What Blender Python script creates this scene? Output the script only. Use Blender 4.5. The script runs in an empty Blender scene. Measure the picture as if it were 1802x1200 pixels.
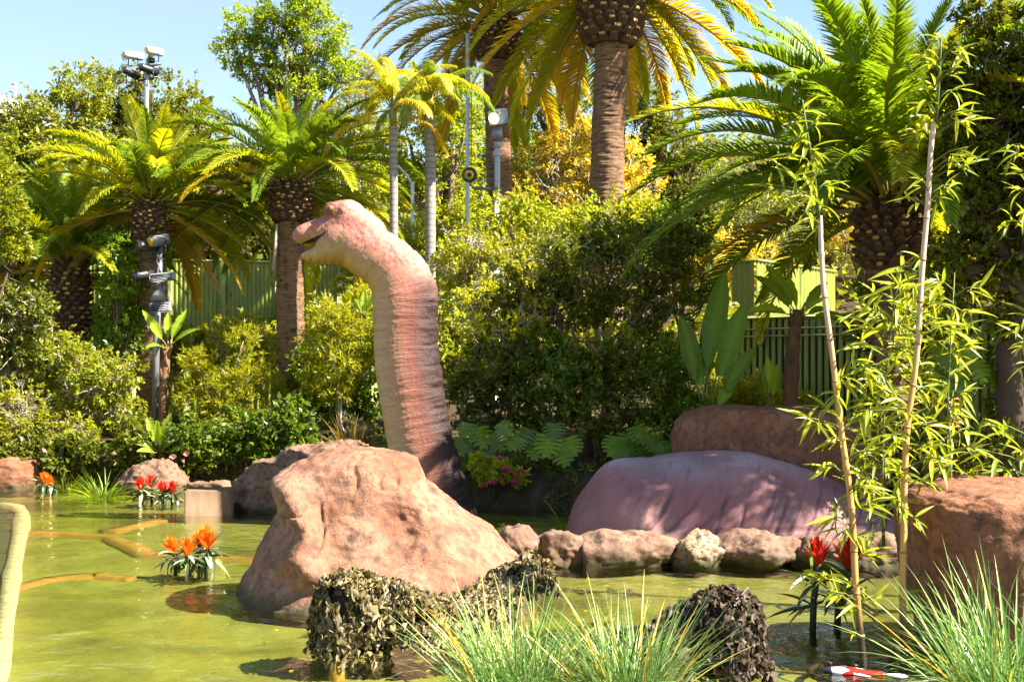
import bpy, math, random
import numpy as np
from mathutils import Matrix, Vector

C = bpy.context.scene.collection
sc = bpy.context.scene
rng = np.random.default_rng(11)
random.seed(5)
R = math.radians

# ------------------------------------------------------------------ camera, light
F, H, CX, HY = 2200.0, 2.4, 901.0, 640.0      # focal length in photo pixels, eye height, horizon
cam_d = bpy.data.cameras.new('camera')
cam = bpy.data.objects.new('camera', cam_d); C.objects.link(cam)
cam.location = (0, 0, H); cam.rotation_euler = (R(90), 0, 0)
cam_d.sensor_width = 36; cam_d.lens = F / 1802 * 36
cam_d.shift_y = 40 / 1802
cam_d.clip_start = 0.1; cam_d.clip_end = 3000
sc.camera = cam

SUN = Vector((0.66, -0.24, 0.71)).normalized()
world = bpy.data.worlds.new('World'); sc.world = world; world.use_nodes = True
nt = world.node_tree; nt.nodes.clear()
sky = nt.nodes.new('ShaderNodeTexSky'); sky.sky_type = 'NISHITA'; sky.sun_disc = False
sky.sun_elevation = math.asin(SUN.z); sky.sun_rotation = math.atan2(SUN.x, SUN.y)
sky.air_density = 1.0; sky.dust_density = 0.3; sky.ozone_density = 1.0
tc = nt.nodes.new('ShaderNodeTexCoord'); mp = nt.nodes.new('ShaderNodeMapping')
mp.inputs['Scale'].default_value = (1.2, 2.2, 6.0)
nz = nt.nodes.new('ShaderNodeTexNoise'); nz.inputs['Scale'].default_value = 1.6; nz.inputs['Detail'].default_value = 7
cr = nt.nodes.new('ShaderNodeValToRGB'); cr.color_ramp.elements[0].position = 0.45; cr.color_ramp.elements[1].position = 0.85
cr.color_ramp.elements[1].color = (0.55, 0.55, 0.55, 1)
mx = nt.nodes.new('ShaderNodeMix'); mx.data_type = 'RGBA'
mx.inputs['B'].default_value = (2.6, 3.1, 3.6, 1)
bg = nt.nodes.new('ShaderNodeBackground'); bg.inputs['Strength'].default_value = 0.062
wo = nt.nodes.new('ShaderNodeOutputWorld')
L = nt.links.new
L(tc.outputs['Generated'], mp.inputs['Vector']); L(mp.outputs[0], nz.inputs['Vector']); L(nz.outputs['Fac'], cr.inputs[0])
L(cr.outputs['Color'], mx.inputs['Factor']); L(sky.outputs[0], mx.inputs['A']); L(mx.outputs['Result'], bg.inputs[0]); L(bg.outputs[0], wo.inputs[0])

sd = bpy.data.lights.new('sun', 'SUN'); sd.energy = 5.0; sd.angle = R(0.5); sd.color = (1.0, 0.94, 0.82)
sun = bpy.data.objects.new('sun', sd); C.objects.link(sun)
sun.rotation_euler = SUN.to_track_quat('Z', 'Y').to_euler(); sun.location = (30, 0, 40)
sc.view_settings.view_transform = 'Standard'; sc.view_settings.look = 'None'
sc.view_settings.gamma = 1; sc.view_settings.use_curve_mapping = False
sc.view_settings.exposure = 2.15
cy = sc.cycles
cy.max_bounces = 9; cy.diffuse_bounces = 6; cy.glossy_bounces = 3; cy.transmission_bounces = 4; cy.transparent_max_bounces = 8
cy.use_denoising = True; cy.sample_clamp_indirect = 6.0
cy.caustics_reflective = False; cy.caustics_refractive = False

# ------------------------------------------------------------------ helpers
def W(px, py, Y): return np.array(((px - CX) / F * Y, Y, H + (HY - py) / F * Y))
def WZ(px, py, z=0.0):                      # point on the horizontal plane z seen at a photo pixel
    Y = F * (H - z) / (py - HY); return np.array(((px - CX) / F * Y, Y, z))
_T = np.random.default_rng(3).random(65536).astype(np.float64)
def vnoise(P):
    P = np.asarray(P, float); I = np.floor(P).astype(np.int64); f = P - I; f = f * f * (3 - 2 * f)
    def h(dx, dy, dz):
        k = ((I[:, 0] + dx) * 73856093) ^ ((I[:, 1] + dy) * 19349663) ^ ((I[:, 2] + dz) * 83492791)
        return _T[(k ^ (k >> 13)) & 65535]
    fx, fy, fz = f[:, 0], f[:, 1], f[:, 2]
    def lx(dy, dz): return h(0, dy, dz) * (1 - fx) + h(1, dy, dz) * fx
    def ly(dz): return lx(0, dz) * (1 - fy) + lx(1, dz) * fy
    return (ly(0) * (1 - fz) + ly(1) * fz) * 2 - 1
def fbm(P, o=4, g=0.5):
    P = np.asarray(P, float); s = np.zeros(len(P)); a = 1.0; t = 0
    for i in range(o):
        s += a * vnoise(P * 2 ** i + 17.3 * i); t += a; a *= g
    return s / t
def ridged(P, o=4):
    s = np.zeros(len(P)); a = 1.0; t = 0
    for i in range(o):
        s += a * (1 - np.abs(vnoise(P * 2 ** i + 9.1 * i))); t += a; a *= 0.5
    return s / t
def unit(v):
    v = np.asarray(v, float); return v / np.maximum(np.linalg.norm(v, axis=-1, keepdims=True), 1e-9)
def sstep(x, a, b):
    t = np.clip((np.asarray(x, float) - a) / (b - a), 0, 1); return t * t * (3 - 2 * t)

def mk(name, V, Fs, mats, smooth=False, mi=None, attrs=None):
    """mesh from arrays: V (n,3), Fs list of (m,k) index arrays"""
    V = np.asarray(V, np.float32)
    Fs = [np.asarray(f, np.int32) for f in Fs if len(f)]
    me = bpy.data.meshes.new(name)
    me.vertices.add(len(V)); me.vertices.foreach_set('co', V.ravel())
    loops = np.concatenate([f.ravel() for f in Fs])
    tot = np.concatenate([np.full(len(f), f.shape[1], np.int32) for f in Fs])
    start = np.concatenate(([0], np.cumsum(tot)[:-1])).astype(np.int32)
    me.loops.add(len(loops)); me.loops.foreach_set('vertex_index', loops)
    me.polygons.add(len(tot)); me.polygons.foreach_set('loop_start', start)
    if smooth: me.polygons.foreach_set('use_smooth', np.ones(len(tot), bool))
    if mi is not None: me.polygons.foreach_set('material_index', np.asarray(mi, np.int32))
    me.update(calc_edges=True)
    for m in (mats if isinstance(mats, (list, tuple)) else [mats]): me.materials.append(m)
    for k, v in (attrs or {}).items():
        v = np.asarray(v, np.float32)
        if v.ndim == 1: a = me.attributes.new(k, 'FLOAT', 'POINT'); a.data.foreach_set('value', v)
        elif v.shape[1] == 4: a = me.attributes.new(k, 'FLOAT_COLOR', 'POINT'); a.data.foreach_set('color', v.ravel())
        else: a = me.attributes.new(k, 'FLOAT_VECTOR', 'POINT'); a.data.foreach_set('vector', v.ravel())
    return me

class MB:
    """gathers shapes into one mesh"""
    def __init__(s): s.V = []; s.F = {}; s.n = 0; s.M = {}; s.A = []
    def add(s, V, Fs, m=0, t=0.5):
        V = np.asarray(V, float)
        for f in Fs:
            f = np.asarray(f, np.int32)
            if len(f) == 0: continue
            s.F.setdefault(f.shape[1], []).append(f + s.n); s.M.setdefault(f.shape[1], []).append(np.full(len(f), m))
        s.V.append(V); s.n += len(V); s.A.append(np.full(len(V), t) if np.isscalar(t) else np.asarray(t)); return s
    def mesh(s, name, mats, smooth=False):
        ks = sorted(s.F)
        return mk(name, np.concatenate(s.V), [np.concatenate(s.F[k]) for k in ks], mats, smooth,
                  np.concatenate([np.concatenate(s.M[k]) for k in ks]), {'tint': np.concatenate(s.A)})
    def box(s, c, d, rot=None, m=0, t=0.5, bev=0.0):
        hx, hy, hz = np.array(d) / 2.0
        if bev > 0:
            b = min(bev, hx * .8, hy * .8, hz * .8); V = []
            for sx in (-1, 1):
                for sy in (-1, 1):
                    for sz in (-1, 1):
                        V += [(sx * hx, sy * (hy - b), sz * (hz - b)), (sx * (hx - b), sy * hy, sz * (hz - b)), (sx * (hx - b), sy * (hy - b), sz * hz)]
            V = np.array(V)
            def i(sx, sy, sz, k): return ((sx * 2 + sy) * 2 + sz) * 3 + k
            Q = [(i(0,0,0,0), i(0,0,1,0), i(0,1,1,0), i(0,1,0,0)), (i(1,0,0,0), i(1,1,0,0), i(1,1,1,0), i(1,0,1,0)),
                 (i(0,0,0,1), i(1,0,0,1), i(1,0,1,1), i(0,0,1,1)), (i(0,1,0,1), i(0,1,1,1), i(1,1,1,1), i(1,1,0,1)),
                 (i(0,0,0,2), i(0,1,0,2), i(1,1,0,2), i(1,0,0,2)), (i(0,0,1,2), i(1,0,1,2), i(1,1,1,2), i(0,1,1,2))]
            for a in (0, 1):
                for b2 in (0, 1):
                    Q += [(i(a,b2,0,0), i(a,b2,1,0), i(a,b2,1,1), i(a,b2,0,1)), (i(a,0,b2,0), i(a,1,b2,0), i(a,1,b2,2), i(a,0,b2,2)), (i(0,a,b2,1), i(1,a,b2,1), i(1,a,b2,2), i(0,a,b2,2))]
            T = [tuple(i(a, b2, c2, k) for k in range(3)) for a in (0, 1) for b2 in (0, 1) for c2 in (0, 1)]
            Fs = [Q, T]
        else:
            V = np.array([(x, y, z) for x in (-hx, hx) for y in (-hy, hy) for z in (-hz, hz)])
            Fs = [[(0,1,3,2), (4,6,7,5), (0,4,5,1), (2,3,7,6), (0,2,6,4), (1,5,7,3)]]
        if rot is not None: V = V @ np.array(rot.to_3x3()).T
        return s.add(V + np.array(c), Fs, m, t)
    def tube(s, P, r, n=8, m=0, t=0.5, cap=True):
        V, Fs = tube(P, r, n, cap); return s.add(V, Fs, m, t)

def tube(P, r, n=8, cap=True):
    P = np.asarray(P, float); k = len(P); r = np.broadcast_to(np.asarray(r, float), (k,))
    T = unit(np.gradient(P, axis=0)); u = np.cross(T[0], (0, 0, 1.0))
    if np.linalg.norm(u) < 1e-3: u = np.array((1.0, 0, 0))
    u = unit(u); V = []; a = np.arange(n) / n * 2 * np.pi
    for i in range(k):
        u = unit(u - T[i] * np.dot(u, T[i])); w = np.cross(T[i], u)
        V.append(P[i] + r[i] * (np.cos(a)[:, None] * u + np.sin(a)[:, None] * w))
    V = np.concatenate(V); j = np.arange(n); jn = (j + 1) % n
    Q = np.concatenate([np.stack((i * n + j, i * n + jn, (i + 1) * n + jn, (i + 1) * n + j), 1) for i in range(k - 1)])
    Fs = [Q]
    if cap:
        V = np.concatenate((V, P[:1], P[-1:])); a0, a1 = k * n, k * n + 1
        Fs.append(np.concatenate((np.stack((np.full(n, a0), jn, j), 1), np.stack((np.full(n, a1), (k - 1) * n + j, (k - 1) * n + jn), 1))))
    return V, Fs

def link(o): C.objects.link(o); return o
def thing(name, label, cat, loc, group=None):
    o = link(bpy.data.objects.new(name, None)); o.location = tuple(float(v) for v in loc); o.empty_display_size = 0.2
    o['label'] = label; o['category'] = cat
    if group: o['group'] = group
    return o
def put(name, me, root, label=None, kind=None):          # a part whose mesh is in world coordinates
    o = link(bpy.data.objects.new(name, me)); o.parent = root
    p = root
    off = Vector((0, 0, 0))
    while p is not None: off += p.location; p = p.parent
    o.location = -off
    if label: o['label'] = label
    if kind: o['kind'] = kind
    return o
def inst(name, me, root, M):                              # a part that shares its mesh; M is its world matrix
    o = link(bpy.data.objects.new(name, me)); o.parent = root
    o.matrix_basis = Matrix.Translation(-root.location) @ M
    return o
def single(name, me, label, cat, group=None):             # a thing of one mesh
    o = link(bpy.data.objects.new(name, me)); o['label'] = label; o['category'] = cat
    if group: o['group'] = group
    return o
def struct(name, me, kind='structure'):
    o = link(bpy.data.objects.new(name, me)); o['kind'] = kind; return o
def frame(p, x, z, s=1.0):                                # matrix: local x along x, local z near z
    x = Vector(x).normalized(); z = Vector(z); y = z.cross(x)
    if y.length < 1e-4: y = Vector((0, 1, 0)).cross(x)
    y.normalize(); z = x.cross(y)
    M = Matrix((x, y, z)).transposed().to_4x4() @ Matrix.Diagonal((s, s, s, 1)) if np.isscalar(s) else Matrix((x, y, z)).transposed().to_4x4() @ Matrix.Diagonal((*s, 1))
    M.translation = Vector(tuple(float(v) for v in p)); return M

# ------------------------------------------------------------------ materials
def mat(name):
    m = bpy.data.materials.new(name); m.use_nodes = True; m.node_tree.nodes.clear()
    o = m.node_tree.nodes.new('ShaderNodeOutputMaterial'); return m, m.node_tree, o
def N(t, k, **kw):
    n = t.nodes.new('ShaderNode' + k)
    for a, v in kw.items(): setattr(n, a, v)
    return n
def mixc(t, f, a, b, bt='MIX'):
    n = N(t, 'Mix', data_type='RGBA', blend_type=bt)
    for s, v in (('Factor', f), ('A', a), ('B', b)):
        if hasattr(v, 'links'): t.links.new(v, n.inputs[s])
        elif isinstance(v, (int, float)): n.inputs[s].default_value = v
        else: n.inputs[s].default_value = (*v, 1)
    return n.outputs['Result']
def noise(t, scale, detail=4, vec=None, rough=0.55, dist=0.0):
    n = N(t, 'TexNoise'); n.inputs['Scale'].default_value = scale; n.inputs['Detail'].default_value = detail
    n.inputs['Roughness'].default_value = rough; n.inputs['Distortion'].default_value = dist
    if vec is not None: t.links.new(vec, n.inputs['Vector'])
    return n.outputs['Fac']
def ramp(t, fac, pts):
    n = N(t, 'ValToRGB'); e = n.color_ramp.elements
    while len(e) < len(pts): e.new(0.5)
    for q, (p, c) in zip(e, pts): q.position = p; q.color = (*c, 1) if not np.isscalar(c) else (c, c, c, 1)
    t.links.new(fac, n.inputs[0]); return n.outputs['Color']
def objco(t, scale=None):
    c = N(t, 'TexCoord').outputs['Object']
    if scale is None: return c
    m = N(t, 'Mapping'); m.inputs['Scale'].default_value = scale; t.links.new(c, m.inputs['Vector']); return m.outputs[0]
def bump(t, h, strength=0.5, dist=0.02, nrm=None):
    b = N(t, 'Bump'); b.inputs['Strength'].default_value = strength; b.inputs['Distance'].default_value = dist
    t.links.new(h, b.inputs['Height'])
    if nrm is not None: t.links.new(nrm, b.inputs['Normal'])
    return b.outputs[0]
def attr(t, name): a = N(t, 'Attribute'); a.attribute_name = name; return a
def principled(t, o, col, rough=0.8, nrm=None, spec=0.3, metal=0.0):
    p = N(t, 'BsdfPrincipled')
    if hasattr(col, 'links'): t.links.new(col, p.inputs['Base Color'])
    else: p.inputs['Base Color'].default_value = (*col, 1)
    if hasattr(rough, 'links'): t.links.new(rough, p.inputs['Roughness'])
    else: p.inputs['Roughness'].default_value = rough
    p.inputs['Specular IOR Level'].default_value = spec; p.inputs['Metallic'].default_value = metal
    if nrm is not None: t.links.new(nrm, p.inputs['Normal'])
    t.links.new(p.outputs[0], o.inputs[0]); return p

def leafmat(name, ca, cb, tr=0.42, gl=0.03, rough=0.42, var=0.3, trc=(2.75, 2.4, 0.6)):
    m, t, o = mat(name)
    a = attr(t, 'tint').outputs['Fac']
    col = mixc(t, a, ca, cb)
    oi = N(t, 'ObjectInfo').outputs['Random']
    hv = N(t, 'HueSaturation'); mr = N(t, 'MapRange'); mr.inputs['To Min'].default_value = 1 - var; mr.inputs['To Max'].default_value = 1 + var
    t.links.new(oi, mr.inputs['Value']); t.links.new(mr.outputs[0], hv.inputs['Value']); t.links.new(col, hv.inputs['Color'])
    col = hv.outputs[0]
    d = N(t, 'BsdfDiffuse'); t.links.new(mixc(t, 1.0, col, (1.6, 1.55, 1.1), 'MULTIPLY'), d.inputs[0])
    tl = N(t, 'BsdfTranslucent'); t.links.new(mixc(t, 1.0, col, trc, 'MULTIPLY'), tl.inputs[0])
    ms = N(t, 'MixShader'); ms.inputs[0].default_value = tr; t.links.new(d.outputs[0], ms.inputs[1]); t.links.new(tl.outputs[0], ms.inputs[2])
    g = N(t, 'BsdfGlossy'); g.inputs['Roughness'].default_value = rough
    m2 = N(t, 'MixShader'); m2.inputs[0].default_value = gl; t.links.new(ms.outputs[0], m2.inputs[1]); t.links.new(g.outputs[0], m2.inputs[2])
    t.links.new(m2.outputs[0], o.inputs[0]); return m

def simple(name, col, rough=0.6, metal=0.0, var=0.25, scale=8, bs=0.0, spec=0.3, dirt=0.0):
    m, t, o = mat(name)
    n = noise(t, scale, 5, objco(t))
    c = mixc(t, n, tuple(v * (1 - var) for v in col), tuple(min(1, v * (1 + var)) for v in col))
    oi = N(t, 'ObjectInfo').outputs['Random']; mr = N(t, 'MapRange'); mr.inputs['To Min'].default_value = .82; mr.inputs['To Max'].default_value = 1.15; t.links.new(oi, mr.inputs['Value'])
    hv = N(t, 'HueSaturation'); t.links.new(mr.outputs[0], hv.inputs['Value']); t.links.new(c, hv.inputs['Color']); c = hv.outputs[0]
    if dirt:
        sk = ramp(t, noise(t, 3, 6, objco(t, (2.2, 2.2, .35)), .65), [(.42, 0.0), (.62, dirt)]); c = mixc(t, sk, c, tuple(v * .45 + .02 for v in col))
    nr = bump(t, noise(t, scale * 6, 3, objco(t)), bs, 0.01) if bs else None
    principled(t, o, c, rough, nr, spec, metal); return m

def rockmat(name, base, pale, dark, scale=1.0, wet=True, pit=1.0):
    m, t, o = mat(name); v = objco(t)
    a = noise(t, 1.6 * scale, 7, v, 0.62, 0.4); b = noise(t, 9 * scale, 6, v, 0.6); c = noise(t, 38 * scale, 4, v, 0.6)
    col = ramp(t, a, [(0.3, base), (0.46, tuple((x + y) / 2 for x, y in zip(base, pale))), (0.60, pale)])
    col = mixc(t, ramp(t, b, [(0.36, 0.85), (0.52, 0.0)]), col, dark)
    vo = N(t, 'TexVoronoi'); vo.inputs['Scale'].default_value = 26 * scale; t.links.new(v, vo.inputs['Vector'])
    pits = ramp(t, vo.outputs['Distance'], [(0.0, 1.0), (0.24, 0.0)])
    pm = N(t, 'Math', operation='MULTIPLY'); t.links.new(pits, pm.inputs[0]); t.links.new(ramp(t, noise(t, 3.1 * scale, 3, v), [(0.5, 0.0), (0.62, 1.0)]), pm.inputs[1])
    col = mixc(t, pm.outputs[0], col, tuple(x * 0.45 for x in dark))
    col = mixc(t, ramp(t, c, [(0.35, 0.35), (0.6, 0.0)]), col, tuple(x * 0.8 for x in base))
    ve = N(t, 'TexVoronoi', feature='DISTANCE_TO_EDGE'); ve.inputs['Scale'].default_value = 1.35 * scale
    dv = N(t, 'VectorMath', operation='MULTIPLY_ADD'); nn = N(t, 'TexNoise'); nn.inputs['Scale'].default_value = 2.4 * scale; nn.inputs['Detail'].default_value = 5; t.links.new(v, nn.inputs['Vector'])
    t.links.new(nn.outputs['Color'], dv.inputs[0]); dv.inputs[1].default_value = (.55 / scale,) * 3; t.links.new(v, dv.inputs[2]); t.links.new(dv.outputs[0], ve.inputs['Vector'])
    ck = N(t, 'Math', operation='MULTIPLY'); t.links.new(ramp(t, ve.outputs['Distance'], [(0.0, .75), (0.013, 0.0)]), ck.inputs[0]); t.links.new(ramp(t, noise(t, 1.7 * scale, 2, v), [(.60, 0.0), (.68, .6)]), ck.inputs[1])
    col = mixc(t, ck.outputs[0], col, tuple(x * .9 for x in dark))
    sm_ = noise(t, 2.2 * scale, 5, objco(t, (1.6, 1.6, .45)), .6, .5)
    col = mixc(t, ramp(t, sm_, [(.52, 0.0), (.68, .55)]), col, tuple(x * .55 + .01 for x in base))
    if wet:                                              # water-line stain and algae low on the stone
        g = N(t, 'NewGeometry').outputs['Position']; sx = N(t, 'SeparateXYZ'); t.links.new(g, sx.inputs[0])
        ad = N(t, 'Math', operation='MULTIPLY_ADD'); ad.inputs[1].default_value = 0.34; ad.inputs[2].default_value = -0.06; t.links.new(noise(t, 5, 4, v), ad.inputs[0])
        sb = N(t, 'Math', operation='SUBTRACT'); t.links.new(sx.outputs['Z'], sb.inputs[0]); t.links.new(ad.outputs[0], sb.inputs[1])
        mrz = N(t, 'MapRange'); mrz.inputs['From Min'].default_value = -0.5; mrz.inputs['From Max'].default_value = 0.5; t.links.new(sb.outputs[0], mrz.inputs['Value'])
        col = mixc(t, ramp(t, mrz.outputs[0], [(0.42, 0.92), (0.60, 0.0)]), col, (0.045, 0.04, 0.018))
    h1 = mixc(t, 0.35, a, b); h2 = N(t, 'Math', operation='MULTIPLY_ADD'); h2.inputs[1].default_value = -0.45 * pit
    t.links.new(pm.outputs[0], h2.inputs[0]); t.links.new(h1, h2.inputs[2])
    h3 = N(t, 'Math', operation='MULTIPLY_ADD'); h3.inputs[1].default_value = -.35; t.links.new(ck.outputs[0], h3.inputs[0]); t.links.new(h2.outputs[0], h3.inputs[2])
    n1 = bump(t, h3.outputs[0], 0.8, 0.05 / scale); n2 = bump(t, c, 0.6, 0.016 / scale, n1)
    principled(t, o, col, 0.85, n2, 0.25); return m
# ------------------------------------------------------------------ ground, pool, water
EX = [-40, -11, -5.0, -3.6, -1.5, 0.5, 3, 5, 8, 14, 40]; EY = [25.5, 24.6, 24.4, 23.6, 21.6, 20.6, 20.2, 18.6, 16.0, 14.5, 13]
def tz(x, y):
    x = np.asarray(x, float); y = np.asarray(y, float)
    d = y - np.interp(x, EX, EY)
    z = -0.55 + 1.05 * sstep(d, -0.15, 0.35) + 0.11 * np.clip(d, 0, None)
    z = z + sstep(y, 33.7, 34.3) * 1.0 + 0.24 * np.clip(y - 37, 0, 26) * sstep(y, 37, 50) - .09 * np.clip(y - 62, 0, 200)
    return z
nx, ny = 150, 150
gx = np.sinh(np.linspace(-3.2, 3.2, nx)) * 8; gy = np.concatenate((np.linspace(13, 27, 90), 27 + np.linspace(0, 1, 61)[1:] ** 1.6 * 170))
X, Y = np.meshgrid(gx, gy); P = np.stack((X.ravel(), Y.ravel(), tz(X.ravel(), Y.ravel())), 1)
nf = fbm(P * (0.9, 0.9, 0), 4); nb = np.interp(P[:, 1], [13, 30, 60, 200], [.10, .2, .8, 3])
P[:, 2] += nf * nb * (P[:, 2] > -0.3)
P[:, 1] += 0.25 * fbm(P * (1.7, 0, 1.7) + 5, 3) * (P[:, 1] < 27)
i = np.arange(len(gy) - 1)[:, None] * nx + np.arange(nx - 1)[None]
i = i.ravel(); Q = np.stack((i, i + 1, i + nx + 1, i + nx), 1)
m, t, o = mat('soil'); v = objco(t)
col = ramp(t, noise(t, 3.5, 7, v, 0.65), [(0.3, (0.028, 0.018, 0.011)), (0.55, (0.075, 0.048, 0.028)), (0.75, (0.14, 0.10, 0.055))])
col = mixc(t, ramp(t, noise(t, 14, 4, v), [(0.5, 0.0), (0.66, 0.7)]), col, (0.05, 0.065, 0.016))
principled(t, o, col, 0.95, bump(t, noise(t, 18, 6, v), 0.9, 0.05), 0.1); M_soil = m
struct('ground', mk('ground', P, [Q], M_soil, True))

m, t, o = mat('pool_floor'); v = objco(t)
a = noise(t, 0.42, 5, v, 0.55, 0.6); b = noise(t, 1.3, 4, v, 0.6, 0.5)
col = ramp(t, a, [(0.28, (0.055, 0.055, 0.012)), (0.45, (0.20, 0.19, 0.04)), (0.56, (0.21, 0.21, 0.05)), (0.76, (0.34, 0.27, 0.10))])
col = mixc(t, ramp(t, b, [(0.36, 0.5), (0.60, 0.0)]), col, (0.07, 0.075, 0.02))
principled(t, o, col, 0.9, bump(t, noise(t, 6, 4, v), 0.5, 0.05), 0.1); M_floor = m
fx = np.linspace(-60, 60, 41); fy = np.linspace(-4, 27, 21); X, Y = np.meshgrid(fx, fy)
P = np.stack((X.ravel(), Y.ravel(), np.full(X.size, -0.115)), 1); P[:, 2] += 0.02 * fbm(P * (.6, .6, 0), 3)
i = (np.arange(20)[:, None] * 41 + np.arange(40)[None]).ravel(); struct('pool_floor', mk('pool_floor', P, [np.stack((i, i + 1, i + 42, i + 41), 1)], M_floor, True))

m, t, o = mat('pond_water')
g = objco(t, (1.0, 1.05, 1.0))
w1 = noise(t, 1.3, 2, g, 0.5, 0.6); w2 = noise(t, 4.6, 3, g, 0.5, 0.8); w3 = noise(t, 17, 2, g, 0.5, 0.3)
ad = N(t, 'Math', operation='MULTIPLY_ADD'); ad.inputs[1].default_value = 0.20; t.links.new(w2, ad.inputs[0]); t.links.new(w1, ad.inputs[2])
ad2 = N(t, 'Math', operation='MULTIPLY_ADD'); ad2.inputs[1].default_value = 0.06; t.links.new(w3, ad2.inputs[0]); t.links.new(ad.outputs[0], ad2.inputs[2])
nr = bump(t, ad2.outputs[0], 0.55, 0.12)
tp = N(t, 'BsdfTransparent'); tp.inputs[0].default_value = (0.90, 0.93, 0.70, 1)
gl = N(t, 'BsdfGlossy'); gl.inputs['Roughness'].default_value = 0.02; t.links.new(nr, gl.inputs['Normal'])
ge = N(t, 'NewGeometry'); dt = N(t, 'VectorMath', operation='DOT_PRODUCT'); t.links.new(ge.outputs['Incoming'], dt.inputs[0]); t.links.new(bump(t, ad.outputs[0], 0.16, 0.12), dt.inputs[1])
def mth(op, a, b=None, c=None):
    n = N(t, 'Math', operation=op)
    for k, v in enumerate((a, b, c)):
        if v is None: continue
        if hasattr(v, 'links'): t.links.new(v, n.inputs[k])
        else: n.inputs[k].default_value = v
    return n.outputs[0]
sch = mth('MULTIPLY_ADD', mth('POWER', mth('SUBTRACT', 1.0, mth('MINIMUM', mth('ABSOLUTE', dt.outputs['Value']), 1.0)), 4.4), 0.95, 0.04)   # reflectance rises at grazing view, the same from above and below
ms = N(t, 'MixShader'); t.links.new(sch, ms.inputs[0]); t.links.new(tp.outputs[0], ms.inputs[1]); t.links.new(gl.outputs[0], ms.inputs[2])
t.links.new(ms.outputs[0], o.inputs[0]); M_water = m
P = np.array([(x, y, 0.0) for y in (-4, 6, 12, 18, 27) for x in (-60, -20, 0, 20, 60)])
i = (np.arange(4)[:, None] * 5 + np.arange(4)[None]).ravel(); struct('water', mk('water', P, [np.stack((i, i + 1, i + 6, i + 5), 1)], M_water))

M_ledge = simple('painted_ledge', (0.29, 0.15, 0.038), 0.8, var=0.5, scale=2.2, bs=0.2)
M_curb = simple('pale_curb', (0.62, 0.54, 0.38), 0.6, var=0.35, scale=5, bs=0.4, dirt=.75)
def strip(name, pts, width, z0, z1, m):
    pts = np.array(pts, float); T = unit(np.gradient(pts, axis=0)); S = np.stack((T[:, 1], -T[:, 0]), 1)
    width = np.asarray(width, float).reshape(-1, 1) if not np.isscalar(width) else width
    a = pts + S * width / 2; b = pts - S * width / 2; n = len(pts)
    V = np.concatenate([np.c_[a, np.full(n, z1)], np.c_[b, np.full(n, z1)], np.c_[b, np.full(n, z0)], np.c_[a, np.full(n, z0)]])
    k = np.arange(n - 1); Q = [np.stack((c * n + k, c * n + k + 1, ((c + 1) % 4) * n + k + 1, ((c + 1) % 4) * n + k), 1) for c in range(4)]
    Q.append(np.array([(0, n, 2 * n, 3 * n), (n - 1, 4 * n - 1, 3 * n - 1, 2 * n - 1)])); return mk(name, V, [np.concatenate(Q)], m)
def ragged(name, pp, width, z, seed):                       # a ledge with uneven, silted edges
    pp = np.array(pp, float); u = np.linspace(0, len(pp) - 1, 70); q = np.stack([np.interp(u, np.arange(len(pp)), pp[:, k]) for k in (0, 1)], 1)
    w = width * (1 + .4 * fbm(np.c_[u * 1.1 + seed, 0 * u, 0 * u], 4)); q = np.array(wpts(q, z)); q[:, 1] += .10 * fbm(np.c_[u * 1.2 + seed, 0 * u + 5, 0 * u], 3)
    struct(name, strip(name, q, w, -.3, z, M_ledge))
def wpts(pp, z): return [WZ(x, y, z)[:2] for x, y in pp]
ragged('submerged_ledge', [(55, 935), (120, 938), (190, 944), (222, 957), (255, 972), (330, 977), (480, 983)], .28, -.07, 1)
ragged('submerged_ledge', [(190, 934), (240, 922), (300, 910), (345, 905)], .34, -.07, 5)
ragged('submerged_ledge', [(30, 1030), (90, 1016), (170, 1010), (230, 1016)], .22, -.08, 9)
cp = np.array([(0, 884), (30, 890), (39, 900), (38, 920), (28, 970), (18, 1030), (8, 1100), (-8, 1200), (-60, 1500)], float); cu = np.linspace(0, len(cp) - 1, 120); cp = np.stack([np.interp(cu, np.arange(len(cp)), cp[:, q]) for q in (0, 1)], 1)
CW = np.interp(cp[:, 1], [880, 900, 1000, 1200, 1500], [.24, .24, .19, .13, .10]) * (1 + .35 * fbm(np.c_[cu * 1.7, cu * 0, cu * 0], 3))
struct('channel_curb', strip('channel_curb', wpts(cp, -0.012), CW, -0.4, -0.012, M_curb))
m = simple('channel_floor', (.035, .045, .038), .9, var=.4, scale=2, bs=.2)
q = wpts([(-60, 876), (10, 884), (40, 897), (38, 920), (28, 970), (18, 1030), (8, 1100), (-8, 1200), (-60, 1500)], -.055); V = [(x, y, -.06) for x, y in q] + [(-30, y, -.06) for x, y in q]; k = len(q)
i = np.arange(k - 1); struct('channel_floor', mk('channel_floor', V, [np.stack((i, i + 1, i + 1 + k, i + k), 1)], m))
# strip of planted bank below the frame, on the viewer's side
nx2 = 60; X, Y = np.meshgrid(np.linspace(-3, 9, nx2), np.linspace(4.5, 9.6, 30)); P = np.stack((X.ravel(), Y.ravel(), np.zeros(X.size)), 1)
P[:, 2] = -0.5 + 0.62 * (1 - sstep(P[:, 1] + 0.5 * fbm(P * .9, 3) + 0.35 * np.clip(-P[:, 0] - .2, 0, 9), 7.6, 8.9)) + 0.05 * fbm(P * 3, 3)
i = (np.arange(29)[:, None] * nx2 + np.arange(nx2 - 1)[None]).ravel(); struct('near_bank', mk('near_bank', P, [np.stack((i, i + 1, i + nx2 + 1, i + nx2), 1)], M_soil, True))

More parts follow.
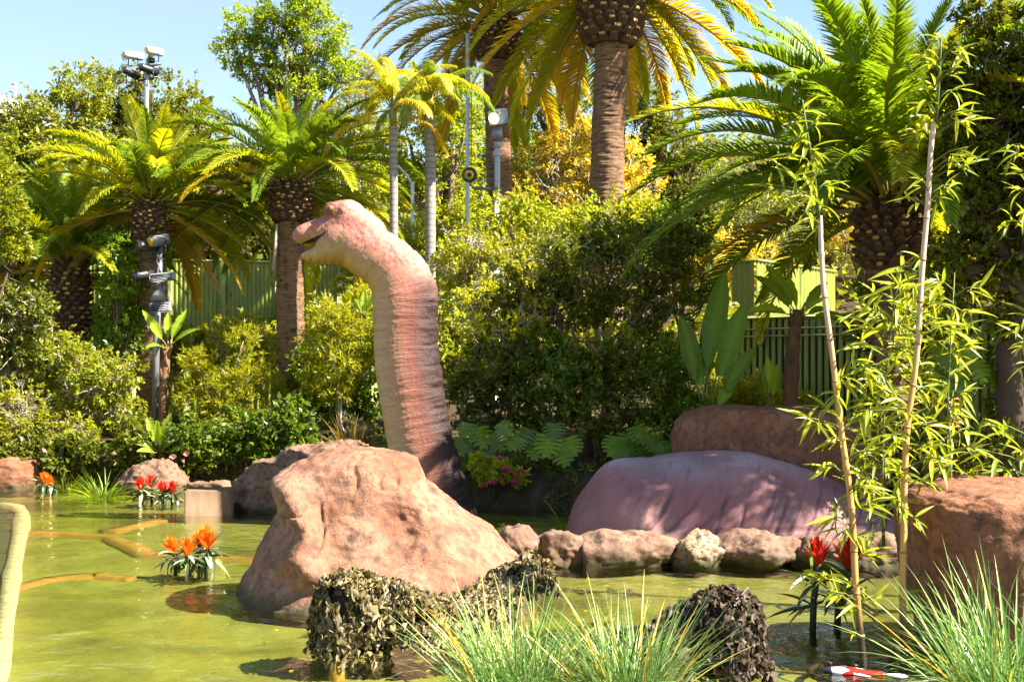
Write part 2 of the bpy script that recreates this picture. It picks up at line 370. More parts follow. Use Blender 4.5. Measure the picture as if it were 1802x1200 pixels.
# ------------------------------------------------------------------ fences and walls
M_fgreen = simple('green_fence_paint', (0.20, 0.23, 0.026), 0.5, var=0.12, scale=1.5, spec=0.4, dirt=.5)
M_fdark = simple('green_fence_backing', (0.055, 0.075, 0.018), 0.6, var=0.1)
M_folive = simple('olive_fence_paint', (0.31, 0.34, 0.075), 0.5, var=0.15, scale=1.2, spec=0.4, dirt=.55)
M_pipe = simple('fence_conduit', (0.30, 0.32, 0.16), 0.45, var=0.1)
M_grey = simple('grey_metal', (0.22, 0.22, 0.23), 0.45, metal=0.3, var=0.15)
M_lgrey = simple('pale_metal', (0.42, 0.42, 0.42), 0.4, metal=0.3, var=0.12)
M_black = simple('black_metal', (0.02, 0.02, 0.022), 0.4, var=0.3, spec=0.5)
M_conc = simple('concrete', (0.27, 0.23, 0.18), 0.85, var=0.25, scale=2.5, bs=0.3, dirt=.6)

def line_fence(A, B, z0, z1, pitch, wid, proud, m):
    A = np.array(A, float); B = np.array(B, float); d = B - A; ln = np.linalg.norm(d); d /= ln
    nrm = np.array((d[1], -d[0]));  nrm = -nrm if nrm[1] > 0 else nrm         # towards the viewer
    n = int(ln / pitch); ang = math.atan2(d[1], d[0]); rot = Matrix.Rotation(ang, 3, 'Z')
    return A, B, d, ln, nrm, n, rot
# right fence: single slats
A, B, d, ln, nrm, n, rot = line_fence(W(1240, 0, 27.6)[:2], W(1900, 0, 20.6)[:2], 0, 0, .175, 0, 0, None)
root = thing('slat_fence', 'olive green vertical slat fence behind the bamboo canes, with two thin pipes along its top', 'fence', (*A, 1.2))
zt, zb = 3.345, 0.35
mb = MB(); c = (A + B) / 2; mb.box((*(c - nrm * .04), (zt + zb) / 2), (ln, 0.03, zt - zb), rot); put('dark_backing', mb.mesh('dark_backing', M_fdark), root)
mb = MB(); mb.box((*(c + nrm * .02), zt + .03), (ln, 0.14, .07), rot, bev=.01); put('cap_rail', mb.mesh('cap_rail', M_folive), root)
mb = MB(); mb.box((0, 0, 0), (.105, .05, zt - zb), None, bev=.012); sl = mb.mesh('slat', M_folive)
for k in range(n):
    p = A + d * (k + .5) * .175
    inst('slat', sl, root, Matrix.Translation((*(p + nrm * .005), (zt + zb) / 2 - .002)) @ rot.to_4x4())
for dz in (.22, .37):
    mb = MB(); mb.tube([(*(A + nrm * .055), zt - dz), (*(A + d * ln * .62 + nrm * .055), zt - dz)], .018, 8); put('pipe', mb.mesh('pipe', M_pipe, True), root)
# bulkhead light hanging from the pipe
p = A + d * (np.linalg.norm(W(1358, 0, 26.3)[:2] - A)) ; q = p + nrm * .16; zc = 3.0
lt = thing('bulkhead_light', 'small grey caged bulkhead light hung on the olive slat fence', 'lamp', (*q, zc))
mb = MB(); mb.tube([(*q, zc + .08), (*q, zc + .17), (*q, zc + .2)], [.085, .085, .05], 12); mb.box((*(q - nrm * .07), zc + .15), (.06, .12, .06), rot); put('housing', mb.mesh('housing', M_grey, True), lt)
mb = MB(); mb.tube([(*q, zc + .08), (*q, zc - .1), (*q, zc - .17), (*q, zc - .2)], [.07, .07, .055, .02], 12)
m, t, o = mat('lamp_glass'); principled(t, o, (.75, .75, .7), .15, None, .5); M_glass = m
put('glass', mb.mesh('glass', M_glass, True), lt)
mb = MB()
for k in range(6):
    a = k * math.pi / 3; e = np.array((math.cos(a), math.sin(a))) * .083; mb.tube([(*(q + e), zc + .09), (*(q + e), zc - .1), (*(q + e * .7), zc - .19), (*q, zc - .22)], .008, 5)
put('cage', mb.mesh('cage', M_lgrey), lt)
# corrugated bays
def bay_fence(name, label, xs, Ys, z0, z1, pitch, cap=True, post=True):
    root = thing(name, label, 'fence', (*W(xs[0], 0, Ys[0])[:2], z0))
    for k in range(len(xs) - 1):
        A = W(xs[k], 0, Ys[k])[:2]; B = W(xs[k + 1], 0, Ys[k + 1])[:2]; A, B, d, ln, nrm, n, rot = line_fence(A, B, 0, 0, pitch, 0, 0, None)
        pts = []
        for j in range(n):
            for f, h in ((.02, 0), (.14, .035), (.52, .035), (.64, 0)): pts.append(A + d * (j + f) * ln / n + nrm * h)
        pts = np.array(pts); kk = len(pts); V = np.concatenate((np.c_[pts, np.full(kk, z0)], np.c_[pts, np.full(kk, z1)]))
        i = np.arange(kk - 1); put('panel', mk('panel', V, [np.stack((i, i + 1, i + 1 + kk, i + kk), 1)], M_fgreen), root)
        if cap:
            mb = MB(); mb.box((*((A + B) / 2), z1 + .04), (ln, .1, .08), rot); put('cap_rail', mb.mesh('cap_rail', M_fgreen), root)
        if post:
            mb = MB(); mb.box((*(B + nrm * .05), (z0 + z1) / 2 + .02), (.16, .10, z1 - z0 - .04), rot, bev=.01); put('post', mb.mesh('post', M_fgreen), root)
    return root
bay_fence('corrugated_fence', 'tall bright green corrugated metal fence behind the dinosaur head', [60, 180, 300, 392, 488, 597, 700, 800], [37.5, 37.7, 38, 38.3, 38.7, 39.2, 39.7, 40.2], 2.9, 5.5, .125)
bay_fence('corrugated_fence', 'low dark green corrugated fence below the grey retaining wall', [150, 240, 330, 420, 500, 590, 660], [31] * 7, .6, 2.55, .14)
bay_fence('corrugated_enclosure', 'yellow green corrugated enclosure rising behind the olive slat fence', [1288, 1331, 1408, 1470], [33.0, 32.2, 34.2, 36.2], 2.0, 5.02, .2, True, False)
# pale retaining wall, of cast panels
rw = thing('retaining_wall', 'pale concrete retaining wall between the two green corrugated fences', 'wall', (*W(140, 0, 33.6)[:2], 2))
xs = [120, 170, 222, 272, 322, 376, 430, 484, 540, 600]
for k in range(len(xs) - 1):
    a, b = W(xs[k], 0, 33.6), W(xs[k + 1], 0, 33.6); h = 3.15 + .03 * ((k * 7) % 3)
    mb = MB(); mb.box(((a[0] + b[0]) / 2, 33.6, (h + 1.6) / 2), (b[0] - a[0] - .02, .25, h - 1.6), bev=.02); put('panel', mb.mesh('panel', M_conc), rw)
# far white roof with a flag
M_white = simple('white_roof', (0.72, 0.74, 0.78), 0.6, var=.05)
bl = thing('pavilion', 'far white ridged roof over the trees at the upper left', 'building', (*W(10, 0, 95)[:2], 18))
mb = MB(); a = W(-120, 215, 95); b = W(75, 218, 95); r0 = W(-110, 148, 95); r1 = W(10, 168, 95)
V = np.array([a, b, r1, r0, a + (0, 9, 0), b + (0, 9, 0), r1 + (0, 5, 0), r0 + (0, 5, 0)]); mb.add(V, [[(0, 1, 2, 3), (5, 4, 7, 6), (3, 2, 6, 7), (1, 5, 6, 2), (4, 0, 3, 7)]]); put('roof', mb.mesh('roof', M_white), bl)
mb = MB(); mb.box(((a[0] + b[0]) / 2, 99.5, a[2] / 2 + 4), (b[0] - a[0] - 1, 8, a[2] - 8)); put('wall', mb.mesh('wall', M_conc), bl)
fl = thing('flagpole', 'thin white pole with a small crimson pennant on the far roof', 'flag', W(27.5, 176, 95))
mb = MB(); mb.tube([W(27.5, 178, 95), W(27.5, 146, 95)], .07, 8); put('pole', mb.mesh('pole', M_white), fl)
M_flag = simple('crimson_cloth', (.55, .015, .08), .8, var=.1)
mb = MB(); p0, p1, p2 = W(27.3, 147, 95), W(27.3, 151.5, 95), W(18, 148.6, 95)
mb.add(np.array([p0, p1, p2, p0 + (0, .06, 0), p1 + (0, .06, 0), p2 + (0, .06, 0)]), [[(0, 1, 2), (5, 4, 3)], [(0, 3, 4, 1), (1, 4, 5, 2), (2, 5, 3, 0)]]); put('pennant', mb.mesh('pennant', M_flag), fl)

# ------------------------------------------------------------------ rocks
M_rock = rockmat('red_sandstone', (0.195, 0.072, 0.036), (0.32, 0.175, 0.108), (0.10, 0.062, 0.045))
M_rock2 = rockmat('brown_sandstone', (0.15, 0.075, 0.042), (0.25, 0.15, 0.095), (0.06, 0.042, 0.034), 1.3)
M_rock3 = rockmat('orange_boulder', (0.18, 0.06, 0.024), (0.28, 0.13, 0.072), (0.09, 0.05, 0.035), 1.2)
def loft_rock(name, prof, Yc, df, db, label, m, seed, amp=.12, freq=1.3, na=150, nb=90, ex=2.4, bulge=None, taper=.6, cut=None, rid=.3, group=None):
    """boulder from its silhouette: prof rows (py, left px, right px) from base to top, df/db depth in front of and behind the plane Yc"""
    pr = np.array(prof, float); s = np.concatenate(([0], np.cumsum(np.hypot(np.diff(pr[:, 0]), np.diff(pr[:, 1] - pr[:, 2]) * .5))))
    u = np.linspace(0, s[-1], nb); py = np.interp(u, s, pr[:, 0]); xl = np.interp(u, s, pr[:, 1]); xr = np.interp(u, s, pr[:, 2])
    z = H + (HY - py) / F * Yc; XL = (xl - CX) / F * Yc; XR = (xr - CX) / F * Yc
    w = (XR - XL) / 2; cx = (XL + XR) / 2; w0 = w.max(); q = (w / w0) ** taper
    a = np.arange(na) / na * 2 * np.pi; ca, sa = np.cos(a), np.sin(a)
    sx = np.sign(ca) * np.abs(ca) ** (2 / ex); sy = np.sign(sa) * np.abs(sa) ** (2 / ex)
    V = np.stack((cx[:, None] + w[:, None] * sx, Yc + q[:, None] * np.where(sy < 0, df * sy, db * sy), np.repeat(z[:, None], na, 1)), 2)
    # sections near the top close in
    top = np.array((cx[-1], Yc, z[-1])); nclose = 10; caps = []
    for k in range(1, nclose + 1):
        f = 1 - k / nclose; r = V[-1] * 0 + top; r = top + (V[-1] - top) * math.sin(f * math.pi / 2) ** .8; r[:, 2] = z[-1] + .10 * w[-1] * (1 - f * f) * 0.8; caps.append(r)
    V = np.concatenate((V, np.array(caps)), 0); nr = V.shape[0]; V = V.reshape(-1, 3)
    i = np.arange(nr - 1)[:, None] * na; j = np.arange(na)[None]; jn = (j + 1) % na
    Q = np.stack((i + j, i + jn, i + na + jn, i + na + j), 2).reshape(-1, 4)
    ctr = np.array((cx.mean(), Yc, z.min() - .1)); D = unit(V - ctr); nm = D.copy(); nm[:, 2] = nm[:, 2] * .5 + .1; nm = unit(nm)
    o = seed * 7.7; big = fbm(V * freq + o, 4); rg = ridged(V * freq * 1.9 + o + 3, 4) - .62; fine = fbm(V * freq * 7 + o, 4)
    st = fbm(V * (freq * 1.0, freq * 1.0, freq * 6) + o, 3)
    pk = np.clip(fbm(V * freq * 3.2 + o + 5, 3), 0, 1) ** 1.5; gr_ = np.exp(-(fbm(V * (freq * 1.6, freq * 1.6, freq * .9) + o + 9, 3) / .05) ** 2) * sstep(fbm(V * .9 + o, 2), -.1, .3)
    V = V + nm * (amp * (big * 1.1 + rid * rg * 3.0 + .34 * fine + .30 * st - .6 * pk - .55 * gr_) + .012 * fbm(V * freq * 18 + o, 3))[:, None]
    if cut: V = cut(V)
    me = mk(name, V, [Q], m, True); return single(name, me, label, 'rock', group)
def plane_rock(name, c, half, label, m, seed, npl=14, amp=.05, rot=0.0, group=None, sub=5, tilt=0.0):
    r = np.random.default_rng(seed); import bmesh
    bm = bmesh.new(); bmesh.ops.create_icosphere(bm, subdivisions=sub, radius=1); D = np.array([v.co[:] for v in bm.verts]); Fc = np.array([[v.index for v in f.verts] for f in bm.faces]); bm.free()
    nn = unit(r.normal(size=(npl, 3))); nn = np.concatenate((nn, np.eye(3), -np.eye(3)))
    dd = np.concatenate((r.uniform(.62, 1.0, npl), np.full(6, .86)))
    k = np.maximum(D @ nn.T, 1e-3) / dd; k = (k ** 40).sum(1) ** (1 / 40); V = D / k[:, None]
    V = V * np.array(half); o = seed * 3.1; s = 1 / max(half)
    V += unit(D) * (amp * (fbm(V * 2.2 * s * 1.0 + o, 4) * 1.4 + (ridged(V * 3.2 * s + o, 4) - .6) * 2.0 + .35 * fbm(V * 16 * s + o, 3)))[:, None]
    cr, sr = math.cos(rot), math.sin(rot); V = V @ np.array(((cr, sr, 0), (-sr, cr, 0), (0, 0, 1)))
    ct, st = math.cos(tilt), math.sin(tilt); V = V @ np.array(((ct, 0, -st), (0, 1, 0), (st, 0, ct)))
    return single(name, mk(name, V + np.array(c), [Fc], m, True), label, 'rock', group)

# the big red rock in front of the neck
def cut1(V):
    x, y, z = V.T.copy()
    # overhanging lip high on the left, hollow under it, ridge running down the front
    lip = .55 * np.exp(-((x + 2.35) / .35) ** 2 - ((z - 1.15) / .22) ** 2); V[:, 0] -= .16 * lip; V[:, 1] -= .12 * lip
    hol = np.exp(-((x + 2.2) / .28) ** 2 - ((z - .72) / .16) ** 2); V[:, 0] += .10 * hol
    rd = np.exp(-((x + 1.95 + .25 * z) / .22) ** 2) * sstep(z, .15, .5) * (1 - sstep(z, 1.1, 1.35)) * (y < 13.2); V[:, 1] -= .30 * rd
    hl = np.exp(-((x + 1.15) / .22) ** 2 - ((z - .72) / .28) ** 2) * (y < 13.2); V[:, 1] += .16 * hl
    return V
loft_rock('boulder', [(1120, 405, 965), (1065, 410, 968), (1040, 418, 963), (1000, 444, 935), (975, 455, 905), (930, 482, 862), (890, 500, 812), (860, 504, 778), (840, 502, 750), (825, 508, 743), (808, 528, 736), (797, 556, 712), (790, 582, 680)],
          13.3, 1.45, 1.3, 'huge smooth red rock standing in the pond before the dinosaur neck', M_rock, 3, amp=.07, freq=1.15, na=240, nb=150, ex=2.2, cut=cut1, taper=.75)
loft_rock('boulder', [(1260, 1712, 2100), (1195, 1690, 2100), (1158, 1655, 2100), (1095, 1634, 2100), (1025, 1615, 2090), (960, 1602, 2085), (905, 1598, 2070), (880, 1602, 2040), (868, 1615, 2000), (861, 1650, 1960)],
          10.6, 1.0, 1.2, 'tall reddish brown boulder at the right edge behind the grass', M_rock3, 5, amp=.06, freq=1.6, na=200, nb=120, ex=3.2, taper=.35)
loft_rock('boulder', [(870, 1186, 1560), (800, 1184, 1560), (760, 1184, 1540), (740, 1190, 1515), (726, 1205, 1470), (718, 1230, 1420), (714, 1255, 1300)],
          18.9, .8, .9, 'broad smooth brown boulder behind the purple dinosaur back', M_rock3, 8, amp=.06, freq=1.2, ex=2.8, taper=.4)
loft_rock('boulder', [(925, 405, 660), (893, 413, 660), (870, 418, 660), (850, 424, 655), (835, 438, 650), (818, 452, 650), (803, 490, 648), (790, 520, 640), (780, 560, 620)],
          20.9, .8, .9, 'cracked brown rock pile just left of the huge red rock', M_rock2, 13, amp=.10, freq=1.9, ex=2.5, rid=.8, taper=.6)
loft_rock('boulder', [(875, 205, 335), (860, 209, 332), (845, 214, 326), (832, 225, 318), (820, 240, 308), (814, 258, 295)], 23.6, .7, .7, 'low brown rock on the far shore behind the red bromeliads', M_rock2, 17, amp=.07, freq=2.2, na=100, nb=50, rid=.7)
loft_rock('boulder', [(872, -40, 74), (856, -40, 72), (835, -40, 72), (815, -35, 70), (808, 20, 66)], 24.3, .7, .6, 'squared tan rock at the left edge of the far shore', M_rock3, 19, amp=.07, freq=2.0, na=100, nb=50, ex=4, rid=.6)
plane_rock('boulder', W(348, 858, 22.6), (.28, .3, .13), 'small flat dark rock just left of the concrete block', M_rock2, 23, sub=4)
plane_rock('boulder', W(388, 858, 22.4), (.30, .3, .12), 'small flat dark rock just behind the concrete block', M_rock2, 27, sub=4)
mb = MB(); a = W(375, 902, 20.3); mb.box((a[0], 20.05, .12), (.72, .6, .56), Matrix.Rotation(.12, 3, 'Z'), bev=.025)
single('concrete_block', mb.mesh('concrete_block', simple('tan_concrete', (.17, .10, .055), .85, var=.4, scale=3, bs=.4, dirt=.7)), 'squared tan concrete block standing in the far water', 'block')
# row of stones before the dinosaur back
row = [((868, 942), (912, 1000), 2, 0.2), ((938, 1040), (928, 1012), 31, -.1), ((1032, 1192), (924, 1010), 33, .1), ((1186, 1272), (930, 1008), 35, .5), ((1266, 1405), (930, 1005), 37, -.1), ((1398, 1480), (940, 1010), 39, .2), ((1474, 1585), (938, 1012), 41, 0)]
rl = ['pointed reddish stone at the left end of the row, touching the red rock', 'rounded reddish stone second from the left in the pond row', 'long low reddish stone left of the speckled upright stone', 'upright grey and golden speckled stone in the pond row', 'wide reddish stone right of the speckled upright stone', 'brown stone just left of the red flowers in the pond row', 'brown stone behind the bamboo at the right end of the row']
M_row = rockmat('pink_row_stone', (0.13, 0.063, 0.038), (0.26, 0.165, 0.112), (0.10, 0.06, 0.04), 2.2)
M_moss = rockmat('golden_row_stone', (0.20, 0.115, 0.035), (0.36, 0.27, 0.20), (0.05, 0.035, 0.015), 2.6)
for (xx, yy, sdd, rt), lb in zip(row, rl):
    Yc = 15.0; k = Yc / F; c = W(sum(xx) / 2, sum(yy) / 2 , Yc); c[2] = c[2] - .03
    plane_rock('pond_stone', c, ((xx[1] - xx[0]) * k * .66, .42, (yy[1] - yy[0]) * k * .56), lb, M_moss if sdd == 35 else M_row, sdd, npl=22, amp=.05, rot=rt * .3, group='stones in a row before the dinosaur back')
mb = MB(); a, b = W(905, 0, 15.35), W(1600, 0, 15.35); mb.box(((a[0] + b[0]) / 2, 15.35, -.12), (b[0] - a[0], .5, .62), bev=.06); struct('stone_row_footing', mb.mesh('stone_row_footing', M_rock2))
# ------------------------------------------------------------------ dinosaur neck and head
YD = 19.2; S = YD / F                                        # metres per photo pixel there
def ell(mb, c, r, n=28, k=18, axis=None):
    a = np.linspace(0, 2 * np.pi, n, endpoint=False); b = np.linspace(-np.pi / 2, np.pi / 2, k)
    V = np.stack((np.cos(b)[:, None] * np.cos(a), np.cos(b)[:, None] * np.sin(a), np.repeat(np.sin(b)[:, None], n, 1)), 2).reshape(-1, 3) * np.array(r)
    if axis is not None: V = V @ np.array(axis).T
    i = np.arange(k - 1)[:, None] * n; j = np.arange(n)[None]; jn = (j + 1) % n
    mb.add(V + np.array(c), [np.stack((i + j, i + jn, i + n + jn, i + n + j), 2).reshape(-1, 4)])
def loft(mb, pts, n=40, dsc=1.0):
    """pts: (px, py, r px, depth factor) along a line in the plane of the photo; elliptical sections"""
    p = np.array(pts, float); s = np.concatenate(([0], np.cumsum(np.hypot(*np.diff(p[:, :2], axis=0).T)))); u = np.linspace(0, s[-1], max(12, int(s[-1] / 5)))
    def cub(col):                                              # smooth interpolation of the control column
        y = np.interp(u, s, p[:, col]); 
        for _ in range(3): y[1:-1] = .25 * y[:-2] + .5 * y[1:-1] + .25 * y[2:]
        return y
    x, y, r, d = cub(0), cub(1), cub(2), cub(3)
    Cn = np.stack(((x - CX) * S, np.full(len(u), YD), H + (HY - y) * S), 1); T = unit(np.gradient(Cn, axis=0))
    Nn = np.stack((-T[:, 2], 0 * T[:, 0], T[:, 0]), 1); a = np.arange(n) / n * 2 * np.pi
    V = Cn[:, None] + (r * S)[:, None, None] * (np.cos(a)[None, :, None] * Nn[:, None] + (d[:, None] * np.sin(a)[None])[..., None] * np.array((0, 1.0, 0)))
    k = len(u); i = np.arange(k - 1)[:, None] * n; j = np.arange(n)[None]; jn = (j + 1) % n; V = V.reshape(-1, 3)
    Q = np.stack((i + j, i + jn, i + n + jn, i + n + j), 2).reshape(-1, 4)
    V = np.concatenate((V, Cn[:1] - T[:1] * r[0] * S * .55, Cn[-1:] + T[-1:] * r[-1] * S * .55)); jj = np.arange(n); jm = (jj + 1) % n
    mb.add(V, [Q, np.concatenate((np.stack((np.full(n, k * n), jm, jj), 1), np.stack((np.full(n, k * n + 1), (k - 1) * n + jj, (k - 1) * n + jm), 1)))])
NECK = [(800, 985, 64, .95), (788, 945, 62, .95), (776, 908, 61, .95), (757, 847, 59, .95), (741, 782, 58.5, .95), (728, 714, 57, .95), (718.5, 650, 58, .95), (714, 600, 56.5, .95), (714, 552, 57.5, .95), (713, 520, 57.5, .95),
        (703, 489, 55, .95), (681, 464, 49, .95), (652, 444, 47, .95), (625, 428, 47, .9), (606, 414, 46, .85)]
mb = MB(); loft(mb, NECK)
def px3(px, py, dy=0.0): return ((px - CX) * S, YD + dy, H + (HY - py) * S)
# skull, cheek, brow, snout and lower jaw
ell(mb, px3(611, 391), (38 * S, 35 * S, 39 * S)); ell(mb, px3(601, 374), (24 * S, 32 * S, 21 * S)); ell(mb, px3(628, 400), (33 * S, 35 * S, 36 * S)); ell(mb, px3(645, 415), (36 * S, 37 * S, 37 * S)); ell(mb, px3(600, 420), (40 * S, 38 * S, 42 * S)); ell(mb, px3(588, 432), (34 * S, 33 * S, 34 * S))
loft(mb, [(602, 394, 31, 1.1), (582, 400, 24, 1.2), (564, 404.5, 19.5, 1.25), (548, 408, 18.5, 1.3), (535, 412.5, 17.5, 1.35), (525, 416, 16, 1.35), (519, 418, 10, 1.3)], 32)
loft(mb, [(604, 436, 34, .95), (584, 441, 26, 1.0), (567, 446, 20.5, 1.05), (552, 450.5, 14, 1.25), (540, 451, 10, 1.5), (532, 449, 7, 1.5)], 32)
for sg in (-1, 1):                                           # brow ridge and eye socket
    ell(mb, px3(590, 373, sg * .20), (19 * S, 10 * S, 15 * S)); ell(mb, px3(588, 363.5, sg * .20), (13 * S, 9.5 * S, 5 * S)); ell(mb, px3(610, 376, sg * .2), (18 * S, 12 * S, 17 * S))
    ell(mb, px3(537, 404, sg * .13), (9 * S, 6 * S, 6 * S))
tmp = link(bpy.data.objects.new('tmp', mb.mesh('tmp', M_rock)))
md = tmp.modifiers.new('r', 'REMESH'); md.mode = 'VOXEL'; md.voxel_size = 0.0165; md.use_smooth_shade = True
m2 = tmp.modifiers.new('s', 'SMOOTH'); m2.iterations = 5; m2.factor = 0.5
dg = bpy.context.evaluated_depsgraph_get(); me = bpy.data.meshes.new_from_object(tmp.evaluated_get(dg))
V = np.empty(len(me.vertices) * 3, np.float32); me.vertices.foreach_get('co', V); V = V.reshape(-1, 3).astype(float)
Nm = np.empty(len(V) * 3, np.float32); me.vertices.foreach_get('normal', Nm); Nm = Nm.reshape(-1, 3).astype(float)
bpy.data.objects.remove(tmp)
# coordinates along and across the neck
ext = np.array(NECK + [(585, 405, 34, 1), (560, 418, 26, 1), (530, 425, 20, 1)], float)
sl_ = np.concatenate(([0], np.cumsum(np.hypot(*np.diff(ext[:, :2], axis=0).T)))); uu = np.linspace(0, sl_[-1], 260)
ax, ay, ar = (np.interp(uu, sl_, ext[:, k]) for k in range(3))
for _ in range(6):
    ax[1:-1] = .25 * ax[:-2] + .5 * ax[1:-1] + .25 * ax[2:]; ay[1:-1] = .25 * ay[:-2] + .5 * ay[1:-1] + .25 * ay[2:]
vx = V[:, 0] / S + CX; vy = HY - (V[:, 2] - H) / S
k = np.argmin((vx[:, None] - ax[None]) ** 2 + (vy[:, None] - ay[None]) ** 2, axis=1)
txx, tyy = np.gradient(ax), np.gradient(ay); tl = np.hypot(txx, tyy); txx /= tl; tyy /= tl
off = (vx - ax[k]) * -tyy[k] + (vy - ay[k]) * txx[k]          # + on the back side, - on the throat side
u = off / ar[k]
if u[(vx > 755) & (vy > 560) & (vy < 700)].mean() < 0: u = -u
along = uu[k] + ((vx - ax[k]) * txx[k] + (vy - ay[k]) * tyy[k])
# wrinkles: rings round the neck, lumps and folds along the back
neckm = sstep(along, 0, 30) * (1 - sstep(along, 560, 640)); sm = along * S
ph = np.stack((sm * 1.0, u * .55, V[:, 1] * .7), 1)
w = fbm(np.stack((sm * 16, u * 1.1, V[:, 1] * 1.0), 1), 3); w2 = fbm(np.stack((sm * 42, u * 1.7 + 4, V[:, 1] * 1.6), 1), 3)
backm = sstep(u, .30, .85); lumps = fbm(np.stack((sm * 5.0, u * 1.6, V[:, 1] * 3), 1) + 8, 4)
dsp = neckm * (.008 * w + .006 * w2) + backm * neckm * .042 * lumps
for yy, dep, wd in ((606, .10, 4.5), (715, .08, 3.5), (642, .045, 4), (560, .05, 4), (532, .04, 3.5), (680, .04, 3.5), (742, .045, 4), (480, .03, 4)):   # deep folds in the back
    dsp -= .36 * dep * np.exp(-((vy + (u - 1) * 10 + 4 * fbm(np.stack((u * 2, sm * 0, V[:, 1] * 2), 1) + yy, 2) - yy) / wd) ** 2) * sstep(u, .35, .95) * (vx > 690)
topm = sstep(along, 520, 600) * sstep(u, .2, .55)             # rough hide on the nape and crown
rough = fbm(V * 14, 4); r2 = ridged(V * 9, 3) - .6
cr_ = sstep(vx, 590, 612) * (1 - sstep(vy - (vx - 600) * .55, 400, 425)) * (vy < 520)
rm = np.clip(np.maximum(cr_, sstep(u, .3, .7) * sstep(along, 470, 520)) , 0, 1) * sstep(vx, 585, 608)
dsp += rm * (.016 * rough + .018 * r2)
dsp += .004 * fbm(V * 30, 3)
chin = np.exp(-((vy - 462) / 10) ** 2) * (vx < 600); dsp += .008 * chin * np.sin((vx + .6 * vy) / 2.2)
V2 = V + Nm * dsp[:, None]
# paint: cream and ochre throat, rose flank, dark brown back
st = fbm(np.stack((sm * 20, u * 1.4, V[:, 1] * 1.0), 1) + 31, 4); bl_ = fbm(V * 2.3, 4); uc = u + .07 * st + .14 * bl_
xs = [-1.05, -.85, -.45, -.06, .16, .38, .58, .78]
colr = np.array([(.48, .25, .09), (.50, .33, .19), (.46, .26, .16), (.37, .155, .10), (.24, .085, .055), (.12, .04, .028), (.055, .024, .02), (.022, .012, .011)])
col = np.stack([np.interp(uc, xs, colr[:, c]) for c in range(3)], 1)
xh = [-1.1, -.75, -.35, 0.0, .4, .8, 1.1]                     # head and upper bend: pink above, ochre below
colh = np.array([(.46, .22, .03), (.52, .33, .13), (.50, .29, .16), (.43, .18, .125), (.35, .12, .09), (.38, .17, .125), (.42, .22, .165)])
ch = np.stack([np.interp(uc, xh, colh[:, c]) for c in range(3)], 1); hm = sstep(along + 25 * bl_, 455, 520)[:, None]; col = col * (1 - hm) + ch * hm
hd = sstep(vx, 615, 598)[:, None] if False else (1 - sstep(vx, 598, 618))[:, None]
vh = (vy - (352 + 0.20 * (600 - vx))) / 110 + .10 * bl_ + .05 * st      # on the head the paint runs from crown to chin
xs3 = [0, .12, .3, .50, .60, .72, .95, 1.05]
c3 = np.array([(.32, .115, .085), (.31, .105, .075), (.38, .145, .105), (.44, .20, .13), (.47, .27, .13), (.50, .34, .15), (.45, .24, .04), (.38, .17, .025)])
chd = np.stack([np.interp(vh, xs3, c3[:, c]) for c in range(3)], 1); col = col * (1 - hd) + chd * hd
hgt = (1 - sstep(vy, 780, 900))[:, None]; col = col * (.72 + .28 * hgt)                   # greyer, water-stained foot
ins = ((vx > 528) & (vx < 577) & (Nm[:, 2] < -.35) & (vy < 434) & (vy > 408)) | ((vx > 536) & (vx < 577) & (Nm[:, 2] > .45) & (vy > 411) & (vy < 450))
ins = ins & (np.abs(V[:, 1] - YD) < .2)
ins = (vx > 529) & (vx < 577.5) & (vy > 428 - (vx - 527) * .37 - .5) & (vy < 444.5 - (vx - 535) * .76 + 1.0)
col[ins] = (.05, .014, .010)  # dark red mouth lining, with the shade inside painted into it
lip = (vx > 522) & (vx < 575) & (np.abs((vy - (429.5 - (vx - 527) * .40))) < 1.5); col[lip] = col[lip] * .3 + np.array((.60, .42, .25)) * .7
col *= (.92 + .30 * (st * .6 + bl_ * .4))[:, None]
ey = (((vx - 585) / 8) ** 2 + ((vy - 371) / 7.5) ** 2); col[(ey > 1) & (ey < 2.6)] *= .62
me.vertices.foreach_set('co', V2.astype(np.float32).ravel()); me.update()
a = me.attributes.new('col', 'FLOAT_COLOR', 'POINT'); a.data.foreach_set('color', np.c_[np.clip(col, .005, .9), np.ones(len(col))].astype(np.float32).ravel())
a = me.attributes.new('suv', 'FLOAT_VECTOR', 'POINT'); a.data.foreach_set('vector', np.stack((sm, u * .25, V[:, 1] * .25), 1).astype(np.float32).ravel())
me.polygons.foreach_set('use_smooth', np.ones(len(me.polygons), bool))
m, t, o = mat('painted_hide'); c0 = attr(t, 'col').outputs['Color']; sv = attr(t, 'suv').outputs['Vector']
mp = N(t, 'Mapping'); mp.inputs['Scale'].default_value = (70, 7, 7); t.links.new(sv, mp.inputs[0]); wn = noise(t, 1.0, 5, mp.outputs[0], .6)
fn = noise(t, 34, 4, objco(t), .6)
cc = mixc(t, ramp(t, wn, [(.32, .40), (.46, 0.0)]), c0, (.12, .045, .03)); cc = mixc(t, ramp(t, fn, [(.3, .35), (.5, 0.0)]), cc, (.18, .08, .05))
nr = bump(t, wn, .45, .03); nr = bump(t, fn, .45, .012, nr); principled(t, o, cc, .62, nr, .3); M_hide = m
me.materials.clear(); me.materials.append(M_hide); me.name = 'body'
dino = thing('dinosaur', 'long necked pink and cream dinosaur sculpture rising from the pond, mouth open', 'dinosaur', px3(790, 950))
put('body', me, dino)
M_eye = None
m, t, o = mat('eye'); g = N(t, 'NewGeometry').outputs['Position']; principled(t, o, mixc(t, noise(t, 30, 3, objco(t)), (.10, .05, .014), (.19, .105, .028)), .25, None, .6); M_eye = m
M_pupil = simple('pupil', (.02, .012, .01), .2, spec=.6); M_tongue = simple('tongue', (.25, .07, .05), .5)
